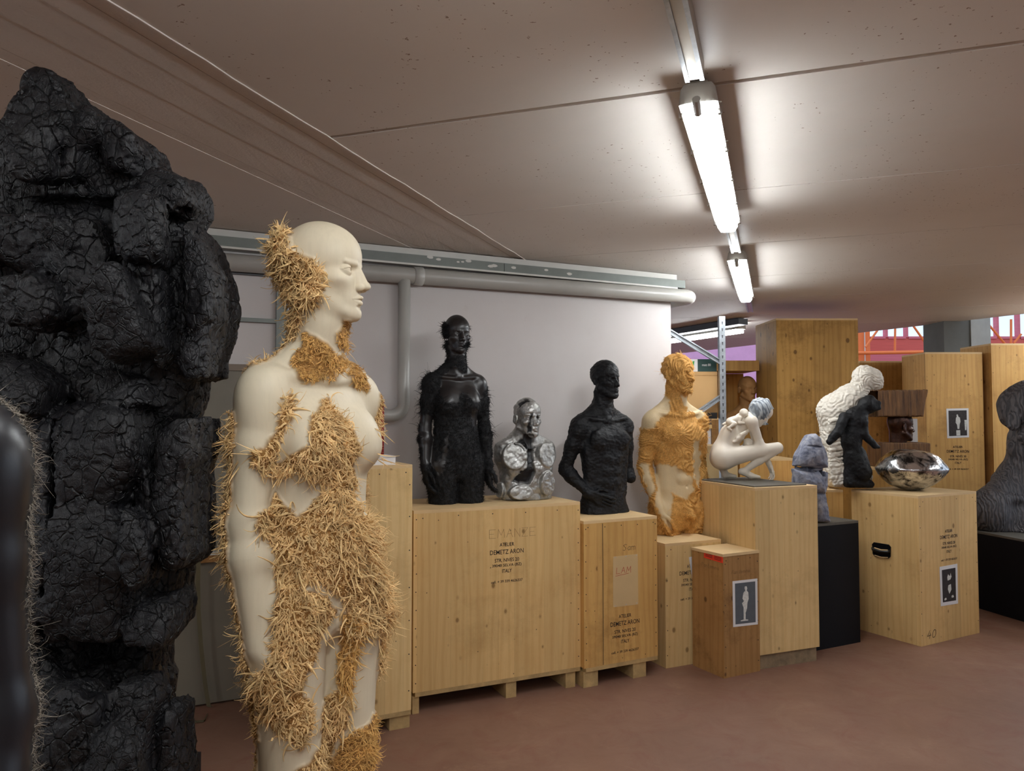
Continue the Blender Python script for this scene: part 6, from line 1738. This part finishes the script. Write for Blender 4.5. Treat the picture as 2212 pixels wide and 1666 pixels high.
# ---- blue-grey block figure on the black pedestal
IY = 4.99
def ip(poly): return [tuple(at_y(x, y, IY)[[0, 2]]) for x, y in poly]
v = Vol()
v.slab(ip([(1716, 1006), (1719, 985), (1733, 958), (1743, 941), (1758, 937), (1768, 945), (1772, 962), (1781, 978), (1783, 1010), (1764, 1012), (1740, 1008)]), IY, .06, .01, .006, dome=.05)
v.slab(ip([(1722, 1010), (1778, 1010), (1776, 1020), (1722, 1018)]), IY + .01, .05, .01, .01)
v.slab(ip([(1715, 1014), (1760, 1018), (1782, 1018), (1783, 1048), (1776, 1066), (1740, 1062), (1715, 1045)]), IY, .065, .01, .006, dome=.03)
v.slab(ip([(1756, 1062), (1777, 1064), (1784, 1090), (1790, 1128), (1758, 1128), (1754, 1090)]), IY, .05, .008, .006, dome=.02)
v.slab(ip([(1718, 1050), (1742, 1056), (1744, 1128), (1724, 1128)]), IY + .02, .05, .008, .006, dome=.02)
v.slab(ip([(1766, 1015), (1774, 1015), (1774, 1028), (1766, 1028)]), IY, .2, .004, .003, 's')
v.slab(ip([(1712, 1009), (1786, 1011), (1786, 1014), (1712, 1013)]), IY - .1, .06, .003, .004, 's')
v.slab(ip([(1735, 960), (1765, 964), (1764, 967), (1733, 964)]), IY - .1, .035, .003, .006, 's')
v.plane((0, 0, C7.h + .0005), (0, 0, -1))
V, F = v.mesh(at_y(1700, 1135, IY - .2), at_y(1800, 930, IY + .2), .003, noise=lambda P: .005 * vnoise(P * 28, 3) + .0025 * vnoise(P * 70, 5))
e = empty('block_figure', (float(at_y(1750, 1100, IY)[0]), IY, C7.h), 'small blue-grey blocky hooded figure on the black pedestal', 'sculpture')
mesh_obj('block_body', V, F, M['bluegrey'], e, True)

# ---- white and black embracing pair
JY = 5.50; JS = F_PX / JY
def j(px, py, dy=0.0): return at_y(px, py, JY + dy)
def Rj(n): return n / JS
v = Vol()
v.cone(j(1868, 815), j(1880, 818), Rj(26), Rj(24), Rj(8)); v.ell(j(1893, 828), (Rj(13), Rj(16), Rj(16)), Rj(8)); v.cone(j(1860, 838), j(1835, 860), Rj(18), Rj(24), Rj(10))
v.cone(j(1835, 862, .02), j(1808, 890, .02), Rj(30), Rj(38), Rj(14)); v.cone(j(1808, 890, .02), j(1805, 950, .02), Rj(39), Rj(30), Rj(14)); v.cone(j(1808, 950, .02), j(1815, 1030, .02), Rj(30), Rj(30), Rj(14)); v.cone(j(1812, 1020, .02), j(1830, 1040, .04), Rj(30), Rj(24), Rj(12))
v.cone(j(1830, 990, .06), j(1868, 1030, .08), Rj(20), Rj(16), Rj(12))
r = random.Random(3)
for k in range(34):            # finger like folds wrapping forward
    yy = 905 + k * 4.2; x0 = 1800 + 4 * r.random() + max(0, (yy - 960)) * .10; dyy = r.uniform(-3, 3)
    v.cone(j(x0 - 8, yy + 4 + dyy, -.085), j(x0 + 22 + r.uniform(-4, 6), yy - 2 + dyy, -.105 - .015 * r.random()), Rj(4.5), Rj(2.2), Rj(2))
v.plane((0, 0, .9715), (0, 0, -1))
def jn(P):
    f1, f2 = worley(P * np.array([38, 38, 60], np.float32), 5)
    return .006 * (f1 - .45) + .003 * vnoise(P * 60, 3) + .0020 * np.sin(40 * fbm(P * 7, 2, 3))
V, F = v.mesh(j(1745, 1060, -.28), j(1925, 775, .28), .003, noise=jn)
zt_ = float(j(1800, 1052)[2])
e = empty('embracing_pair', (float(j(1830, 1040)[0]), JY, .97), 'white curly surfaced figure bending over a black figure, seen in profile', 'sculpture')
mesh_obj('white_figure', V, F, M['plaster'], e, True)
v = Vol(); d0 = -.12
v.ell(j(1876, 874, d0), (Rj(19), Rj(19), Rj(20)), Rj(5)); v.box(j(1888, 877, d0 - .01), (Rj(9), Rj(12), Rj(9)), .01, None, Rj(5)); v.cone(j(1862, 884, d0), j(1846, 905, d0), Rj(11), Rj(18), Rj(8))
v.cone(j(1846, 905, d0), j(1838, 955, d0), Rj(24), Rj(19), Rj(8)); v.cone(j(1838, 955, d0), j(1846, 990, d0), Rj(18), Rj(22), Rj(8))
v.cone(j(1825, 902, d0 - .04), j(1808, 935, d0 - .06), Rj(11), Rj(9), Rj(5)); v.cone(j(1808, 935, d0 - .06), j(1792, 954, d0 - .06), Rj(9), Rj(7), Rj(4))
v.cone(j(1862, 905, d0 - .03), j(1866, 935, d0 - .04), Rj(11), Rj(9), Rj(5)); v.cone(j(1866, 938, d0 - .04), j(1888, 962, d0 - .05), Rj(9), Rj(6), Rj(4)); v.cone(j(1888, 962, d0 - .05), j(1898, 966, d0 - .05), Rj(5), Rj(3), Rj(3))
v.cone(j(1848, 985, d0), j(1862, 1020, d0 - .02), Rj(20), Rj(20), Rj(8)); v.cone(j(1840, 990, d0), j(1838, 1040, d0), Rj(16), Rj(15), Rj(8)); v.cone(j(1838, 1044, d0), j(1878, 1046, d0 - .02), Rj(14), Rj(10), Rj(5))
v.plane((0, 0, .9715), (0, 0, -1))
V, F = v.mesh(j(1770, 1060, -.34), j(1915, 845, .1), .003, noise=lambda P: .005 * vnoise(P * 22, 3) + .0025 * vnoise(P * 60, 5))
b = mesh_obj('black_figure', V, F, M['rough_black'], e, True); set_attr(b, 'patch', np.zeros(len(V)))

# ---- head between two beams
KY = 6.12
zt_ = C17.h
def kx(px): return float(at_y(px, 900, KY)[0])
def kz(py): return float(at_y(1940, py, KY)[2])
e = empty('beam_head', (kx(1940), KY, zt_), 'dark bronze head clamped between two rough brown wooden blocks', 'sculpture')
v = Vol(); v.box((kx(1939), KY, (zt_ + kz(956)) / 2 + .0005), ((kx(1992) - kx(1886)) / 2, .12, (kz(956) - zt_) / 2), .006)
V, F = v.mesh((kx(1880), KY - .15, zt_ - .01), (kx(2000), KY + .15, kz(950)), .005, noise=lambda P: .003 * vnoise(P * np.array([60, 60, 6], np.float32), 3)); mesh_obj('lower_block', V, F, M['oak'], e, True)
v = Vol(); v.slab([tuple(at_y(x, y, KY - .12)[[0, 2]]) for x, y in ((1889, 844), (2003, 842), (1999, 870), (1994, 900), (1887, 900))], KY, .13, .003)
V, F = v.mesh((kx(1880), KY - .16, kz(905)), (kx(2010), KY + .16, kz(836)), .005, noise=lambda P: .005 * vnoise(P * np.array([50, 50, 6], np.float32), 7)); mesh_obj('upper_block', V, F, M['oak'], e, True)
v = Vol(); v.sub(head_vol(True), place((kx(1943), KY - .02, kz(921)), yaw=math.radians(180 + 95)), 1.04)
v.cone((kx(1938), KY, kz(925)), (kx(1938), KY, kz(965)), .062, .062, .03)
v.plane((0, 0, kz(899)), (0, 0, 1)); v.plane((0, 0, kz(957)), (0, 0, -1))
V, F = v.mesh((kx(1900), KY - .15, kz(960)), (kx(1990), KY + .15, kz(896)), .0028)
b = mesh_obj('bronze_head', V, F, M['bronze'], e, True)
MB().box((float(at_y(1966, 900, KY + .2)[0]), KY + .2, float(C17.h)), (.06, 0, 0), (0, .004, 0), (0, 0, kz(905) - C17.h)).build('white_card', M['paper'], e)

# ---- silver lens on the marked crate
LY = 5.36
lc = at_y(1968, 1013, LY); hw = (2042 - 1895) / 2 / (F_PX / LY); hh = (1061 - 968) / 2 / (F_PX / LY)
v = Vol()
Rr = (hw * hw + hh * hh) / (2 * hh); 
def lens(P):
    x = P - lc.astype(np.float32); 
    a = np.sqrt(x[..., 0] ** 2 + (x[..., 1] * 1.15) ** 2 + (x[..., 2] + (Rr - hh)) ** 2) - Rr
    b_ = np.sqrt(x[..., 0] ** 2 + (x[..., 1] * 1.15) ** 2 + (x[..., 2] - (Rr - hh)) ** 2) - Rr
    return smax(a, b_, .012)
v.add(lens, lc, hw)
v.ell(lc + np.array([0.02, -.03, hh * 1.02]), (.12, .09, .035), .03, 's')
V, F = v.mesh(lc - np.array([hw + .02, hw + .02, hh + .02]), lc + np.array([hw + .02, hw + .02, hh + .02]), .005, noise=lambda P: .006 * vnoise(P * 9, 3) + .002 * vnoise(P * 24, 5))
V = relax(V, F, 2)
V[:, 2] += C8.h - V[:, 2].min() + .0005
e = empty('silver_lens', (float(lc[0]), LY, C8.h), 'dented mirror bright metal lens shape on the crate marked 40', 'sculpture')
mesh_obj('lens_body', V, F, M['chrome'], e, True)

# ---- oversized dark carved bust at the right edge
v = Vol(); torso_male(v, False); cutz = 1.335
v.sub(head_vol(True), place((0, .02, 1.668), yaw=-math.radians(4)), 1.0)
for s in (1, -1): v.ell((s * .168, -.01, 1.385), (.052, .056, .07), .03)
v.plane((0, 0, cutz), (0, 0, -1))
V, F = v.mesh((-.27, -.2, 1.31), (.27, .22, 1.82), .003)
s_ = 2.62; MY = 6.15; bx = at_y(2222, 1000, MY)[0]; DY = math.radians(22)
O = np.array([bx, MY, C10.h - cutz * s_ + .0005]); VW, FW = to_world(V, F, O, DY, s_); NW = vnormals(VW, FW)
VW = VW + NW * (.012 * vnoise(VW * 9, 3) + .006 * vnoise(VW * 22, 5))[:, None]; VW[:, 2] = np.maximum(VW[:, 2], C10.h + .0005)
e = empty('carved_bust', (float(bx), MY, C10.h), 'oversized dark grey carved wooden bust cut off by the right edge', 'sculpture')
mesh_obj('bust', VW, FW, M['grey_wood'], e, True)
